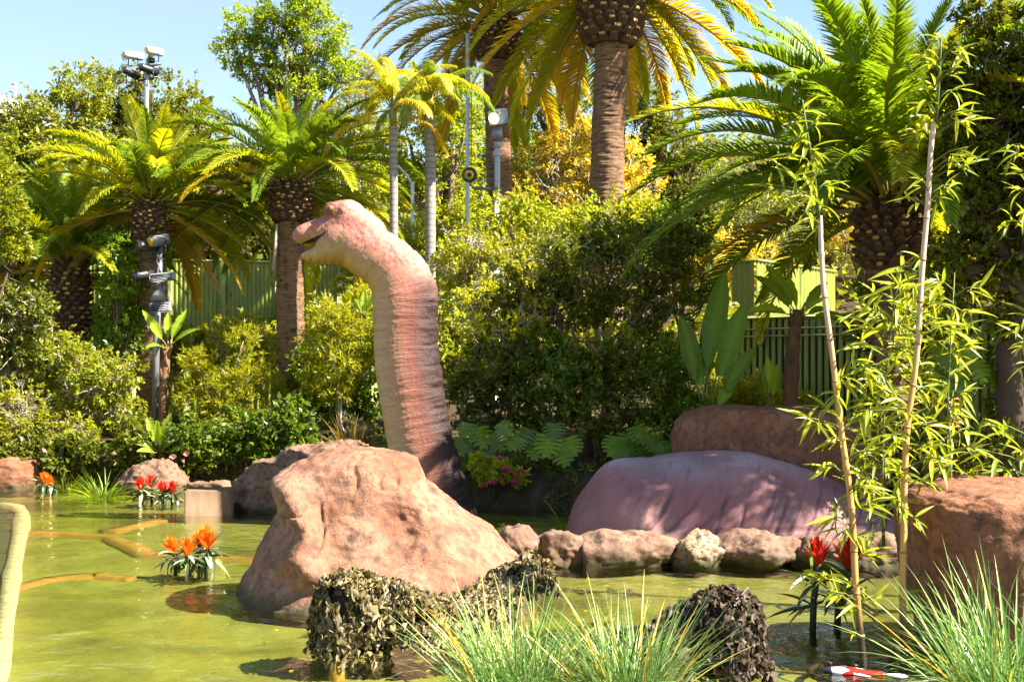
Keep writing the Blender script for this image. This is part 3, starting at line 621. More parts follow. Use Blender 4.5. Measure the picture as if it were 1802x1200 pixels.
for sg in (-1, 1):
    mb = MB(); ell(mb, px3(585, 371.5, sg * .300), (7.4 * S, 5.6 * S, 6.6 * S)); e = put('eye', mb.mesh('eye', M_eye, True), dino)
    mb = MB(); ell(mb, px3(584.3, 371.5, sg * (.300 + 4.3 * S)), (2.2 * S, 1.6 * S, 3.2 * S)); put('pupil', mb.mesh('pupil', M_pupil, True), e)
mb = MB(); loft(mb, [(578, 425, 6, 1.8), (562, 431, 5.5, 2.2), (546, 438, 4.5, 2.4), (540, 441, 3.0, 2.0)], 16); put('tongue', mb.mesh('tongue', M_tongue, True), dino)

# ------------------------------------------------------------------ dinosaur back: long hump beyond the row of stones
prof = np.array([(990, 965), (1000, 925), (1008, 893), (1020, 872), (1040, 846), (1055, 828), (1070, 817), (1090, 810), (1115, 807.5), (1150, 804), (1200, 796), (1235, 793), (1270, 792.5), (1320, 796), (1380, 812), (1440, 833), (1500, 860), (1550, 888), (1588, 918), (1606, 965)], float)
YB = 17.4; na, nb = 300, 130
s = np.concatenate(([0], np.cumsum(np.hypot(*np.diff(prof, axis=0).T)))); uu = np.linspace(0, s[-1], na); hx = np.interp(uu, s, prof[:, 0]); hz = np.interp(uu, s, prof[:, 1])
for _ in range(8): hx[1:-1] = .25 * hx[:-2] + .5 * hx[1:-1] + .25 * hx[2:]; hz[1:-1] = .25 * hz[:-2] + .5 * hz[1:-1] + .25 * hz[2:]
X0 = (hx - CX) / F * YB; Z0 = np.maximum(H + (HY - hz) / F * YB, -.3)
b = np.linspace(-1, 1, nb) * np.pi / 2; zb = -.3
yy = np.sin(b); zz = np.cos(b) ** .75
half = .25 + 1.15 * ((Z0 - zb) / (Z0 - zb).max()) ** .6
Vb = np.stack((X0[:, None] + 0 * b[None], YB + half[:, None] * yy[None] * np.where(yy < 0, 1.05, 1.1)[None], zb + (Z0 - zb)[:, None] * zz[None]), 2)
xm = (hx[0] + hx[-1]) / 2; Vb = Vb.reshape(-1, 3)
i = np.arange(na - 1)[:, None] * nb + np.arange(nb - 1)[None]; i = i.ravel(); Qb = np.stack((i, i + nb, i + nb + 1, i + 1), 1)
px_ = Vb[:, 0] * F / YB + CX; pz_ = Vb[:, 2]
nrm = np.stack((.25 * (px_ - 1300) / 300, (Vb[:, 1] - YB) * .8, .3 + pz_), 1); nrm = unit(nrm)
# skin folds fan out from the shoulder and slant across the flank
qx = px_ + pz_ * 60
fold = np.zeros(len(Vb))
for cx0, sl2, dep, wd in [(1105, 95, 0.05, 7), (1140, 120, .03, 8), (1185, 130, .025, 6), (1225, 60, .030, 5), (1258, 62, .035, 5), (1290, 66, .045, 6), (1322, 70, .035, 5), (1345, 80, .030, 5), (1368, 84, .045, 6), (1400, 90, .035, 5), (1425, 95, .035, 6), (1450, 95, .03, 5), (1480, 95, .035, 6), (1512, 95, .03, 5), (1245, 62, .02, 3), (1306, 68, .02, 3), (1385, 86, .02, 3)]:
    jx = 9 * fbm(np.stack((pz_ * 1.6, 0 * pz_ + cx0, 0 * pz_), 1), 3)
    fold -= .85 * dep * np.exp(-((px_ - (cx0 + (pz_ - .15) * sl2 + jx)) / (wd * .62)) ** 2) * (1 - sstep(pz_, .45, .95)) * (Vb[:, 1] < YB + .2)
low = np.exp(-((pz_ - (.22 + .0004 * (px_ - 1200) + .03 * fbm(np.stack((px_ / 60, 0 * px_, 0 * px_), 1), 2))) / .018) ** 2) * .03 * sstep(px_, 1180, 1230)
wr = fbm(np.stack(((px_ - pz_ * 80) / 16, pz_ * 2.0, Vb[:, 1] * 2), 1), 4) * .016 + fbm(np.stack((px_ / 40, pz_ * 9, Vb[:, 1] * 3), 1), 4) * .008 + fbm(Vb * 1.2, 3) * .03
hol = -.10 * np.exp(-((px_ - 1150) / 45) ** 2 - ((pz_ - .45) / .25) ** 2) * (Vb[:, 1] < YB); shl = .10 * np.exp(-((px_ - 1085) / 30) ** 2 - ((pz_ - .6) / .3) ** 2)
edge = np.repeat(sstep(np.minimum(uu, uu[-1] - uu), 0, 40), nb)
Vb = Vb + nrm * ((fold - low + wr) * edge + (hol + shl) * edge)[:, None]
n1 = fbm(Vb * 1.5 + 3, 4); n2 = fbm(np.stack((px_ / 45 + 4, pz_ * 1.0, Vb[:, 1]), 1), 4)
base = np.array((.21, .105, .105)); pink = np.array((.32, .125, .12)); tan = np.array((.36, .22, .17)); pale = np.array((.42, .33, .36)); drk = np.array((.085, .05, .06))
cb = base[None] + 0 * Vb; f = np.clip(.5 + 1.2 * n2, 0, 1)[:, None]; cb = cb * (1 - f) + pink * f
f = (sstep(pz_, .75, 1.12) * np.clip(.7 + n1, 0, 1))[:, None]; cb = cb * (1 - .75 * f) + pale * .75 * f  # paler bluish top: sky sheen painted into the hide colour
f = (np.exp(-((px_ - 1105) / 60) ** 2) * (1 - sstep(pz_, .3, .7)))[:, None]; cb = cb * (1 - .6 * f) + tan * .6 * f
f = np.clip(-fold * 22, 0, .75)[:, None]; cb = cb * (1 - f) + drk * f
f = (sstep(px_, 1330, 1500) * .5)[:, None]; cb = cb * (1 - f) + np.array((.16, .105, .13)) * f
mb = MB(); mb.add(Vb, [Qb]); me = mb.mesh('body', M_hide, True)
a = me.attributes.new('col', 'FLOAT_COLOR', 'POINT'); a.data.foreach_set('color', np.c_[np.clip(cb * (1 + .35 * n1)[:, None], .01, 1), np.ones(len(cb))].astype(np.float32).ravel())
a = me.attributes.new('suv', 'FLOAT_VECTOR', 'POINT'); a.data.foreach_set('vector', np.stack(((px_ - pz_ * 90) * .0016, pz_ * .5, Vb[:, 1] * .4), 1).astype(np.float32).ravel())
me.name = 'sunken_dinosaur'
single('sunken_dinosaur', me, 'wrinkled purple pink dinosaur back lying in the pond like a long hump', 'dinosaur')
# ------------------------------------------------------------------ foliage
G_oak = leafmat('oak_leaf', (0.055, 0.076, 0.011), (0.185, 0.20, 0.026), .36)
G_dark = leafmat('dark_leaf', (0.028, 0.045, 0.008), (0.13, 0.145, 0.018), .38, gl=.035, )
G_mid = leafmat('green_leaf', (0.040, 0.085, 0.010), (0.13, 0.19, 0.020), .42)
G_bright = leafmat('lime_leaf', (0.10, 0.15, 0.012), (0.25, 0.26, 0.022), .46)
G_yellow = leafmat('yellow_leaf', (0.14, 0.165, 0.012), (0.27, 0.275, 0.022), .48)
G_tan = leafmat('tan_leaf', (0.19, 0.165, 0.03), (0.36, 0.29, 0.06), .40)
G_grey = leafmat('grey_leaf', (0.075, 0.095, 0.05), (0.19, 0.20, 0.085), .30)
G_palm = leafmat('palm_leaf', (0.055, 0.105, 0.012), (0.15, 0.215, 0.020), .46, gl=.035, var=.22)
G_palmY = leafmat('palm_leaf_yellow', (0.16, 0.185, 0.012), (0.30, 0.31, 0.02), .54, gl=.035, var=.22)
G_gold = leafmat('palm_leaf_gold', (0.26, 0.195, 0.015), (0.40, 0.31, 0.03), .42, gl=.035, var=.22)
G_dry = leafmat('palm_leaf_dry', (0.26, 0.18, 0.085), (0.40, 0.30, 0.16), .25, var=.2)
G_banana = leafmat('banana_leaf', (0.075, 0.15, 0.014), (0.20, 0.27, 0.03), .48, gl=.014, rough=.3)
G_banD = leafmat('banana_leaf_dark', (0.045, 0.095, 0.008), (0.11, 0.18, 0.014), .42, gl=.014, rough=.3)
G_bamboo = leafmat('bamboo_leaf', (0.085, 0.13, 0.010), (0.23, 0.25, 0.019), .44, gl=.035, rough=.35, var=.35)
G_grass = leafmat('grass_blade', (0.07, 0.145, 0.03), (0.24, 0.32, 0.15), .32, trc=(1.2, 1.5, .9), gl=.035, rough=.3, var=.4)
M_rachis = simple('frond_stalk', (.24, .22, .04), .5, var=.2)
M_rachisD = simple('frond_stalk_dry', (.30, .19, .07), .6, var=.2)
M_bark = simple('grey_bark', (.17, .12, .085), .9, var=.4, scale=6, bs=.6)
M_barkp = simple('pale_bark', (.40, .34, .27), .8, var=.25, scale=6, bs=.4)
M_barkd = simple('dark_bark', (.085, .055, .038), .9, var=.4, scale=6, bs=.6)

def leaf_quads(P, D, Nn, Ln, Wd, fold=.22):
    P = np.asarray(P); Sd = unit(np.cross(D, Nn)); Nn = np.cross(Sd, D); Ln = np.broadcast_to(Ln, (len(P),))[:, None]; Wd = np.broadcast_to(Wd, (len(P),))[:, None]
    mid = P + D * Ln * .45 + Nn * Wd * fold; V = np.stack((P, mid + Sd * Wd / 2, P + D * Ln, mid - Sd * Wd / 2), 1).reshape(-1, 3)
    n = len(P); Q = np.arange(4 * n).reshape(n, 4); return V, Q
def clump_points(Cs, Rs, n, sub=.36, flat=.8, dens=1.0):
    """points in leafy sub-clumps spread over the shells of the blobs"""
    Cs = np.array(Cs); Rs = np.array(Rs); w = Rs ** 2 / (Rs ** 2).sum(); P = []; A = []; Tt = []
    for c, r, q in zip(Cs, Rs, w):
        k = max(5, int(46 * dens)); d = unit(rng.normal(size=(k, 3))); d[:, 2] = d[:, 2] * .9 + .1; rr = r * rng.uniform(.45, 1.05, k) ** .6
        sc_ = c + d * rr[:, None] * np.array((1, 1, flat)); m = max(8, int(n * q)); i = rng.integers(0, k, m)
        ss = r * sub * rng.uniform(.5, 1.1, k)
        g = unit(rng.normal(size=(m, 3))) * (rng.uniform(0, 1, m) ** .45)[:, None] * ss[i][:, None]; g[:, 2] *= .65
        P.append(sc_[i] + g); A.append(unit(g + (sc_[i] - c) * .6)); tt = rng.uniform(.15, .85, k); Tt.append(tt[i])
    return np.concatenate(P), np.concatenate(A), np.concatenate(Tt)
def ground_at(x, y): return float(tz(np.array([x]), np.array([y]))[0])
def plant(name, label, cat, Y, blobs, m, leafpx=7, k=.45, base=None, tr=.12, bark=None, group=None, aspect=.5, up=.0, depth=.75, sub=.36, dens=1.0, jit=.35, twigs=0, crown='crown', stems=1, br=None, fold=.22, shoots=22):
    Cs, Rs = [], []
    for b in blobs:
        px, py, r = b[:3]; dy = b[3] if len(b) > 3 else rng.uniform(-.5, .5) * r / F * Y; c = W(px, py, Y); c[1] += dy; Cs.append(c); Rs.append(r / F * Y)
    Cs = np.array(Cs); Rs = np.array(Rs); s = Y / F
    n = int(1.25 * k * (np.array([b[2] for b in blobs], float) ** 2).sum() * 49 / leafpx ** 2)
    P, A, Tt = clump_points(Cs, Rs, n, sub, .85, dens)
    sP, sA, sT = [], [], []                                  # loose shoots beyond the outline
    for c, r in zip(Cs, Rs):
        for _ in range(shoots):
            d = unit(rng.normal(size=3) * (1, .6, 1) + (0, -.1, .25)); a0 = c + d * r * .85; e = unit(d * .7 + rng.normal(size=3) * .35 + (0, 0, .35)); ll_ = r * rng.uniform(.25, .75); q_ = rng.uniform(0, 1, 16)[:, None]
            sP.append(a0 + e * ll_ * q_ + rng.normal(size=(16, 3)) * r * .03); sA.append(unit(e + rng.normal(size=(16, 3)) * .6)); sT.append(rng.uniform(.3, 1, 16))
    if shoots: P = np.concatenate([P] + sP); A = np.concatenate([A] + sA); Tt = np.concatenate([Tt] + sT)
    n = len(P); ok = P[:, 2] > tz(P[:, 0], P[:, 1]) - .05; P, A, Tt = P[ok], A[ok], Tt[ok]; n = len(P)
    D = unit(A + rng.normal(size=(n, 3)) * .7 + np.array((0, 0, up))); Nn = unit(rng.normal(size=(n, 3)) * .7 + np.array((0, 0, 1.0)) + A * .3)
    Ln = leafpx * s * rng.uniform(.6, 1.3, n) * np.where(rng.random(n) < .12, 1.5, 1.0); V, Q = leaf_quads(P, D, Nn, Ln, Ln * aspect, fold)
    tint = np.repeat(np.clip(Tt * .6 + rng.uniform(-.1, .5, n), 0, 1), 4)
    bp = Cs.mean(0) if base is None else W(base[0], base[1], Y); bx, by = bp[0], bp[1] if base is None else Y; gz = ground_at(bx, by) - .08
    root = thing(name, label, cat, (bx, by, gz), group)
    put(crown, mk(crown, V, [Q], m, False, None, {'tint': tint}), root, kind='stuff')
    bark = bark or M_bark; mb = MB(); top = Cs.mean(0); r0 = tr
    for si in range(stems):
        ox = (si - (stems - 1) / 2) * tr * 3; b0 = np.array((bx + ox, by + rng.uniform(-1, 1) * tr, gz)); fork = b0 + (top - b0) * .55 + rng.normal(size=3) * tr * 1.5
        mid = (b0 + fork) / 2 + rng.normal(size=3) * tr * 1.2
        mb.tube([b0, mid, fork], [r0 * 1.15, r0 * .9, r0 * .7], 8)
        sel = [q for q in range(len(Cs)) if q % stems == si]
        for q in sel:
            e = Cs[q]; a = fork + (e - fork) * .45 + rng.normal(size=3) * Rs[q] * .12; mb.tube([fork, a, e], [r0 * .6, r0 * .42, r0 * .2], 6)
            for _ in range(5):
                d = unit(rng.normal(size=3) + (0, 0, .25)); f = rng.uniform(.5, 1); st = fork + (e - fork) * f; en = st + d * Rs[q] * .85; mb.tube([st, (st + en) / 2 + rng.normal(size=3) * Rs[q] * .07, en], [r0 * .28, r0 * .18, r0 * .07], 5, cap=False)
    put('trunk', mb.mesh('trunk', bark, True), root)
    if twigs:
        mb = MB()
        for q in range(twigs):
            i = rng.integers(len(Cs)); d = unit(rng.normal(size=3) + (0, -.5, .35)); a = Cs[i] + unit(rng.normal(size=3)) * Rs[i] * .5; p = [a]
            for _ in range(4): d = unit(d + rng.normal(size=3) * .35); p.append(p[-1] + d * Rs[i] * .26)
            mb.tube(p, np.linspace(.75, .25, 5) * s * 1.3, 4, cap=False)
            for _ in range(2):
                e = unit(d + rng.normal(size=3) * .8); f = p[rng.integers(1, 4)]; mb.tube([f, f + e * Rs[i] * .2, f + e * Rs[i] * .34 + rng.normal(size=3) * .03], np.array((.5, .35, .2)) * s * 1.2, 4, cap=False)
        put('twigs', mb.mesh('twigs', M_barkp), root, kind='stuff')
    return root

bgl = 'trees on the hillside behind the lagoon'
plant('oak_tree', 'large dark oak crown at the left, reaching the left edge above the palms', 'tree', 50, [(60, 300, 75), (105, 225, 70), (30, 390, 65), (160, 310, 80), (150, 168, 48), (95, 390, 75), (180, 390, 70), (40, 250, 40), (10, 300, 60)], G_oak, 7.5, .55, (110, 440), .35, M_barkd, bgl, sub=.3)
plant('oak_tree', 'rounded oak crown behind the four lamp mast', 'tree', 53, [(205, 178, 55), (268, 172, 50), (238, 240, 70), (190, 235, 60), (300, 235, 60), (250, 310, 70), (320, 300, 50)], G_oak, 7.5, .55, (245, 420), .35, M_barkd, bgl, sub=.3)
plant('oak_tree', 'smaller olive oak right of the four lamp mast', 'tree', 49, [(330, 190, 42), (362, 235, 46), (330, 285, 55), (395, 300, 46), (300, 330, 50), (370, 350, 60)], G_oak, 7, .55, (345, 430), .3, M_barkd, bgl, sub=.32)
plant('shrub', 'pale hillside shrub under the white roof', 'shrub', 56, [(18, 210, 34), (55, 205, 28), (0, 240, 40), (-30, 215, 35), (80, 215, 22)], G_grey, 6, .5, (20, 290), .15, None)
plant('ash_tree', 'tall airy bright green tree standing against the sky', 'tree', 43, [(432, 50, 36), (415, 95, 34), (445, 115, 38), (480, 60, 36), (505, 25, 42), (545, 20, 40), (560, 60, 46), (590, 105, 36), (560, 125, 44), (510, 100, 40), (600, 140, 26), (470, 140, 28), (540, 165, 36), (500, 150, 30), (530, -10, 34), (495, 215, 24)], leafmat('ash_leaf', (0.075, 0.13, 0.012), (0.22, 0.27, 0.025), .46), 7, .62, (515, 420), .2, M_bark, aspect=.42, sub=.42, dens=.7)
plant('oak_tree', 'dark tree filling the gap behind the pineapple palm left of the head', 'tree', 47, [(430, 400, 70), (350, 430, 70), (440, 320, 45), (500, 420, 60), (580, 400, 60), (590, 330, 40), (640, 430, 50)], G_dark, 7, .6, (450, 470), .3, M_barkd, bgl)
plant('bare_tree', 'greyish twiggy tree left of the feathery yellow palm', 'tree', 50, [(640, 170, 36), (620, 215, 38), (655, 235, 36), (590, 215, 30), (650, 130, 24), (640, 290, 45), (600, 270, 35)], G_grey, 5, .42, (630, 420), .16, M_barkp, twigs=130)
plant('pepper_tree', 'bright yellow green tree behind the slim pale palm trunks', 'tree', 42, [(690, 330, 60), (660, 270, 40), (720, 250, 50), (780, 320, 60), (800, 240, 55), (770, 200, 44), (830, 180, 38), (690, 400, 60), (800, 400, 60), (740, 150, 30)], G_bright, 7, .5, (740, 470), .22, None)
plant('pepper_tree', 'deep green tree behind the lit floodlight post', 'tree', 46, [(840, 250, 50), (820, 320, 45), (900, 260, 50), (860, 400, 60), (790, 380, 40)], G_mid, 6.5, .55, (850, 470), .22, None)
plant('oak_tree', 'dark oak between the two tall pineapple palms', 'tree', 51, [(950, 230, 55), (1000, 300, 70), (940, 310, 50), (1010, 200, 50), (970, 400, 60), (1050, 260, 50), (930, 170, 30)], G_oak, 7, .6, (980, 470), .32, M_barkd, bgl, sub=.32)
plant('oak_tree', 'dark oak right of the tallest palm trunk', 'tree', 52, [(1130, 175, 44), (1115, 240, 60), (1160, 220, 44), (1185, 270, 50), (1120, 310, 60), (1170, 350, 60), (1215, 330, 44), (1240, 300, 26), (1110, 120, 26)], G_oak, 7, .6, (1150, 470), .32, M_barkd, bgl, sub=.32)
plant('hillside_shrub', 'pale sunlit hillside scrub right of the oaks', 'shrub', 46, [(1240, 270, 26), (1265, 330, 46), (1240, 390, 50), (1310, 400, 56), (1300, 330, 26)], G_grey, 6, .55, (1270, 470), .15, None)
plant('hillside_shrub', 'grey green hillside scrub behind the thick palm boss', 'shrub', 45, [(1380, 430, 56), (1450, 450, 60), (1420, 500, 60), (1500, 500, 60), (1360, 370, 40)], G_grey, 6, .6, (1420, 560), .15, None)
plant('hillside_shrub', 'yellowish hillside scrub under the right palm fronds', 'shrub', 41, [(1480, 400, 50), (1650, 440, 70), (1560, 430, 60), (1720, 470, 70), (1250, 450, 60), (1330, 470, 50)], G_tan, 6, .5, (1550, 560), .15, None)
plant('yellow_tree', 'sparse tan yellow tree between the two tall palm trunks', 'tree', 36.5, [(940, 280, 36), (985, 265, 40), (1020, 310, 45), (970, 330, 45), (1015, 240, 26), (930, 360, 40), (1010, 380, 50), (900, 320, 22)], G_tan, 7, .36, (975, 470), .1, M_barkp, twigs=110, sub=.3)
plant('yellow_tree', 'sparse tan yellow tree right of the tallest palm trunk', 'tree', 36, [(1110, 280, 36), (1090, 340, 40), (1130, 330, 34), (1120, 390, 45), (1060, 290, 30), (1050, 230, 24)], G_tan, 7, .36, (1105, 470), .1, M_barkp, twigs=80, sub=.3)
# shrubs between the fences and the water
plant('shrub', 'bright lime shrub under the lit floodlight post', 'shrub', 27, [(870, 385, 34), (925, 372, 34), (905, 420, 44), (960, 420, 44), (850, 440, 40)], G_bright, 8, .5, (900, 620), .06)
plant('shrub', 'lime topped shrub under the tallest palm trunk', 'shrub', 25.5, [(1060, 390, 46), (1010, 410, 40), (1120, 392, 44), (1080, 430, 50), (1000, 450, 45)], G_bright, 8, .55, (1060, 640), .08)
plant('shrub', 'leafy lime topped shrub left of the pale green enclosure', 'shrub', 25.2, [(1175, 400, 44), (1225, 410, 34), (1160, 440, 44), (1220, 450, 40)], G_mid, 8, .55, (1190, 640), .08)
plant('dark_tree', 'broad dark many stemmed tree in the middle, its branches leaning right', 'tree', 22.6, [(880, 600, 40), (1150, 620, 44), (905, 505, 52), (955, 470, 62), (1045, 490, 75), (1130, 460, 70), (1195, 450, 50), (1190, 520, 55), (1110, 560, 56), (1000, 560, 60), (1220, 400, 34), (1060, 430, 40), (870, 560, 40), (940, 560, 40)], G_dark, 8.5, .62, (1060, 760), .085, M_bark, stems=3, sub=.34, twigs=140)
plant('twiggy_shrub', 'thin yellowish shrub with grey twigs right of the dinosaur neck', 'shrub', 24.6, [(795, 470, 40), (840, 440, 40), (870, 480, 45), (820, 530, 42), (880, 540, 40), (800, 590, 35), (900, 450, 35)], G_yellow, 7, .42, (840, 720), .05, M_barkp, twigs=200, sub=.3)
plant('airy_shrub', 'airy olive yellow shrub in front of the left half of the dark tree', 'shrub', 22.1, [(850, 520, 38), (885, 590, 40), (935, 555, 30), (1000, 630, 28), (820, 570, 28), (870, 640, 30), (930, 480, 26), (1090, 600, 26)], G_yellow, 6.5, .26, (860, 770), .03, M_barkp, twigs=110, sub=.3)
plant('shrub', 'sunlit yellow green shrub glowing between the dark stems', 'shrub', 26.5, [(1040, 600, 50), (1110, 620, 50), (960, 620, 45), (1190, 620, 50), (870, 620, 45), (1030, 670, 45), (1240, 640, 40), (1260, 560, 35)], G_yellow, 8, .5, (1060, 760), .05)
plant('shrub', 'drooping leaved bright shrub just right of the neck', 'shrub', 24.2, [(800, 590, 26), (830, 600, 34), (800, 640, 28), (850, 640, 34)], G_bright, 16, .5, (815, 790), .04, aspect=.3, up=-.9)
ug = 'dark shrubs along the far bank'
for q, (bl2, lb) in enumerate([([(870, 650, 46), (830, 690, 36), (900, 700, 44), (850, 740, 34), (920, 630, 34)], 'dark green shrub low on the bank right of the neck'),
        ([(950, 670, 50), (1010, 690, 48), (970, 740, 40), (920, 760, 30), (1000, 640, 34), (960, 610, 30)], 'dark green shrub low on the bank under the dark tree'),
        ([(1080, 680, 52), (1050, 730, 44), (1130, 710, 50), (1090, 765, 36), (1060, 640, 36), (1120, 645, 40)], 'dark green shrub low on the bank left of the brown boulder'),
        ([(1170, 680, 44), (1190, 730, 34), (1215, 680, 32), (1160, 750, 34), (1180, 630, 36)], 'dark green shrub touching the left side of the brown boulder')]):
    plant('bank_shrub', lb, 'shrub', 21.8, bl2, [G_dark, G_mid, G_dark, G_mid][q], 9, .62, (bl2[0][0], 790), .04, M_barkd, ug, depth=.5)
plant('bamboo_shrub', 'bright yellow bamboo like shrub left of the neck', 'shrub', 25.2, [(575, 560, 34), (615, 585, 40), (560, 610, 34), (605, 640, 38), (640, 600, 24), (560, 665, 30), (630, 530, 24), (650, 650, 24), (590, 690, 30)], G_yellow, 10, 1.35, (595, 770), .03, M_barkp, aspect=.22, up=.25, stems=3)
plant('bamboo_shrub', 'feathery golden green shrub right of the banana plant', 'shrub', 25.6, [(355, 670, 36), (400, 690, 42), (440, 665, 36), (335, 705, 30), (385, 730, 36), (440, 715, 38), (475, 690, 28), (430, 600, 24), (345, 640, 24)], G_yellow, 9.5, 1.1, (400, 790), .03, M_barkp, aspect=.2, up=.2, stems=3)
plant('shrub', 'light green sprouting shrub between fence and palm trunk', 'shrub', 27.5, [(440, 600, 22), (455, 625, 24), (390, 600, 20), (420, 640, 26), (475, 610, 16)], G_bright, 7, .5, (435, 740), .03, M_barkp, twigs=70)
plant('creeper', 'bright green creeper climbing beside the scaly palm', 'shrub', 26.6, [(208, 450, 34), (218, 500, 36), (205, 545, 36), (240, 560, 26), (195, 590, 34), (225, 600, 30), (190, 430, 25)], G_mid, 9, .66, (210, 740), .05, aspect=.4, up=-.5)
plant('shrub', 'lime green bush at the left edge beside the palms', 'shrub', 23.6, [(5, 340, 36), (15, 390, 36), (-10, 430, 40), (-20, 300, 40), (20, 440, 30)], G_bright, 8, .6, (-45, 800), .06, M_barkd)
lw = 'shrubs on the left bank'
plant('bank_shrub', 'dark leafy shrub at the far left bank edge', 'shrub', 25.0, [(20, 560, 50), (50, 610, 50), (10, 660, 55), (-20, 600, 50), (60, 540, 36)], G_dark, 8, .6, (20, 800), .05, None, lw, twigs=40)
plant('bank_shrub', 'mottled green shrub with pale twigs below the scaly palm', 'shrub', 25.4, [(100, 630, 46), (150, 650, 44), (110, 690, 50), (180, 680, 44), (60, 680, 44), (160, 720, 40), (220, 660, 34), (210, 720, 36)], G_bright, 7.5, .62, (130, 800), .04, M_barkp, lw, twigs=130)
plant('bank_shrub', 'dull yellow green shrub on the lower left bank', 'shrub', 24.9, [(40, 730, 44), (90, 750, 40), (10, 770, 44), (140, 770, 34)], G_yellow, 7, .5, (60, 820), .03, M_barkp, lw, twigs=160)
for q, (bl2, lb, mm) in enumerate([([(150, 790, 26), (110, 800, 24), (60, 800, 26), (20, 800, 24)], 'low dark plant strip at the left water edge', G_dark),
        ([(245, 770, 32), (220, 800, 24), (270, 800, 26)], 'low dark plant behind the spider grass', G_dark),
        ([(340, 770, 34), (370, 790, 28), (320, 800, 24)], 'low green plant right of the bright broad leaves', G_mid),
        ([(420, 760, 36), (450, 785, 28), (400, 795, 26)], 'leafy dark green plant left of the bronze flax', G_mid),
        ([(490, 750, 34), (515, 735, 28), (470, 790, 24), (530, 770, 24)], 'leafy dark green plant touching the bronze flax', G_mid)]):
    plant('bank_plant', lb, 'plant', 24.4, bl2, mm, 10, .75, (bl2[0][0], 830), .02, M_barkd, lw, up=-.1)
plant('shrub', 'yellow green bushes hiding the foot of the tall green fence', 'shrub', 29.5, [(330, 610, 34), (380, 600, 34), (430, 590, 34), (300, 630, 30), (470, 610, 30), (540, 590, 36), (350, 640, 34), (410, 630, 34), (300, 590, 24)], G_yellow, 8, .8, (390, 740), .04, M_barkp, twigs=60)
plant('shrub', 'bright green bushes between the scaly palm and the lamp post', 'shrub', 28.8, [(180, 600, 34), (150, 570, 30), (230, 620, 34), (200, 560, 30), (80, 560, 40), (60, 510, 34), (30, 560, 36), (110, 640, 40), (260, 650, 30)], G_bright, 8, .8, (160, 740), .04, M_barkp)
plant('shrub', 'dense green shrub filling the space left of the neck', 'shrub', 26.3, [(640, 650, 36), (600, 700, 40), (650, 710, 36), (560, 720, 36), (520, 700, 30), (650, 590, 30), (540, 640, 26)], G_mid, 9, .85, (600, 790), .04, M_barkd)
plant('shrub', 'tall light shrub behind the neck bend and slim palms', 'shrub', 31, [(700, 450, 44), (660, 430, 40), (740, 420, 40), (780, 460, 44), (720, 500, 50), (800, 420, 36), (640, 470, 36), (760, 520, 50), (620, 500, 30)], G_bright, 8, .6, (720, 660), .06, M_barkp, twigs=120)
# right side
rt = plant('evergreen_tree', 'tall dark glossy evergreen at the right edge behind the bamboo', 'tree', 17.6, [(1745, 120, 62), (1790, 70, 56), (1700, 190, 50), (1770, 220, 70), (1720, 290, 62), (1790, 330, 70), (1740, 380, 55), (1690, 350, 44), (1800, 440, 60), (1700, 440, 44), (1760, 480, 46), (1650, 470, 34), (1850, 180, 90), (1870, 330, 100), (1900, 80, 90), (1930, 450, 90), (1700, 520, 36), (1790, 560, 44), (1690, 270, 44), (1680, 120, 40), (1730, 440, 44), (1720, 30, 44), (1730, -75, 105, -3.3), (1840, -85, 115, -2.9), (1950, -70, 115, -3.4), (2060, -80, 115, -3.0), (2170, -75, 115, -3.4), (2280, -70, 110, -2.8), (1790, -130, 100, -2.2), (1900, -130, 100, -4.0), (2040, 150, 120, -1.5), (2140, 40, 130, -2.0), (2010, -60, 120, -1.5), (2200, 180, 120, -2.5), (2120, -150, 120, -2), (2240, -50, 120, -2.5), (1980, 260, 90, -1.2)], G_dark, 11, .8, (1778, 800), .19, M_barkd, sub=.34, twigs=60)
plant('evergreen_shrub', 'dark shrub under the right palm boss', 'shrub', 20.2, [(1560, 520, 44), (1620, 560, 44), (1540, 590, 40), (1600, 640, 44), (1660, 620, 36), (1540, 660, 40)], G_dark, 9, .6, (1590, 800), .05, M_barkd)
plant('evergreen_shrub', 'low dark shrub behind the right edge boulder', 'shrub', 16.5, [(1640, 770, 40), (1560, 780, 40), (1720, 790, 40), (1790, 790, 44), (1600, 830, 34), (1690, 830, 34)], G_dark, 9, .6, (1660, 900), .03, M_barkd)
plant('evergreen_shrub', 'dark shrub in front of the slat fence at the right edge', 'shrub', 18.5, [(1770, 640, 44), (1810, 700, 50), (1770, 730, 36), (1840, 620, 50)], G_dark, 9, .55, (1790, 820), .04, M_barkd)
plant('bank_shrub', 'sunlit yellow ferny plants along the foot of the slat fence', 'shrub', 24.2, [(1260, 700, 26), (1300, 700, 26), (1330, 690, 24), (1290, 725, 26), (1350, 705, 24), (1420, 720, 26), (1230, 720, 20)], G_yellow, 8, .55, (1310, 760), .02)

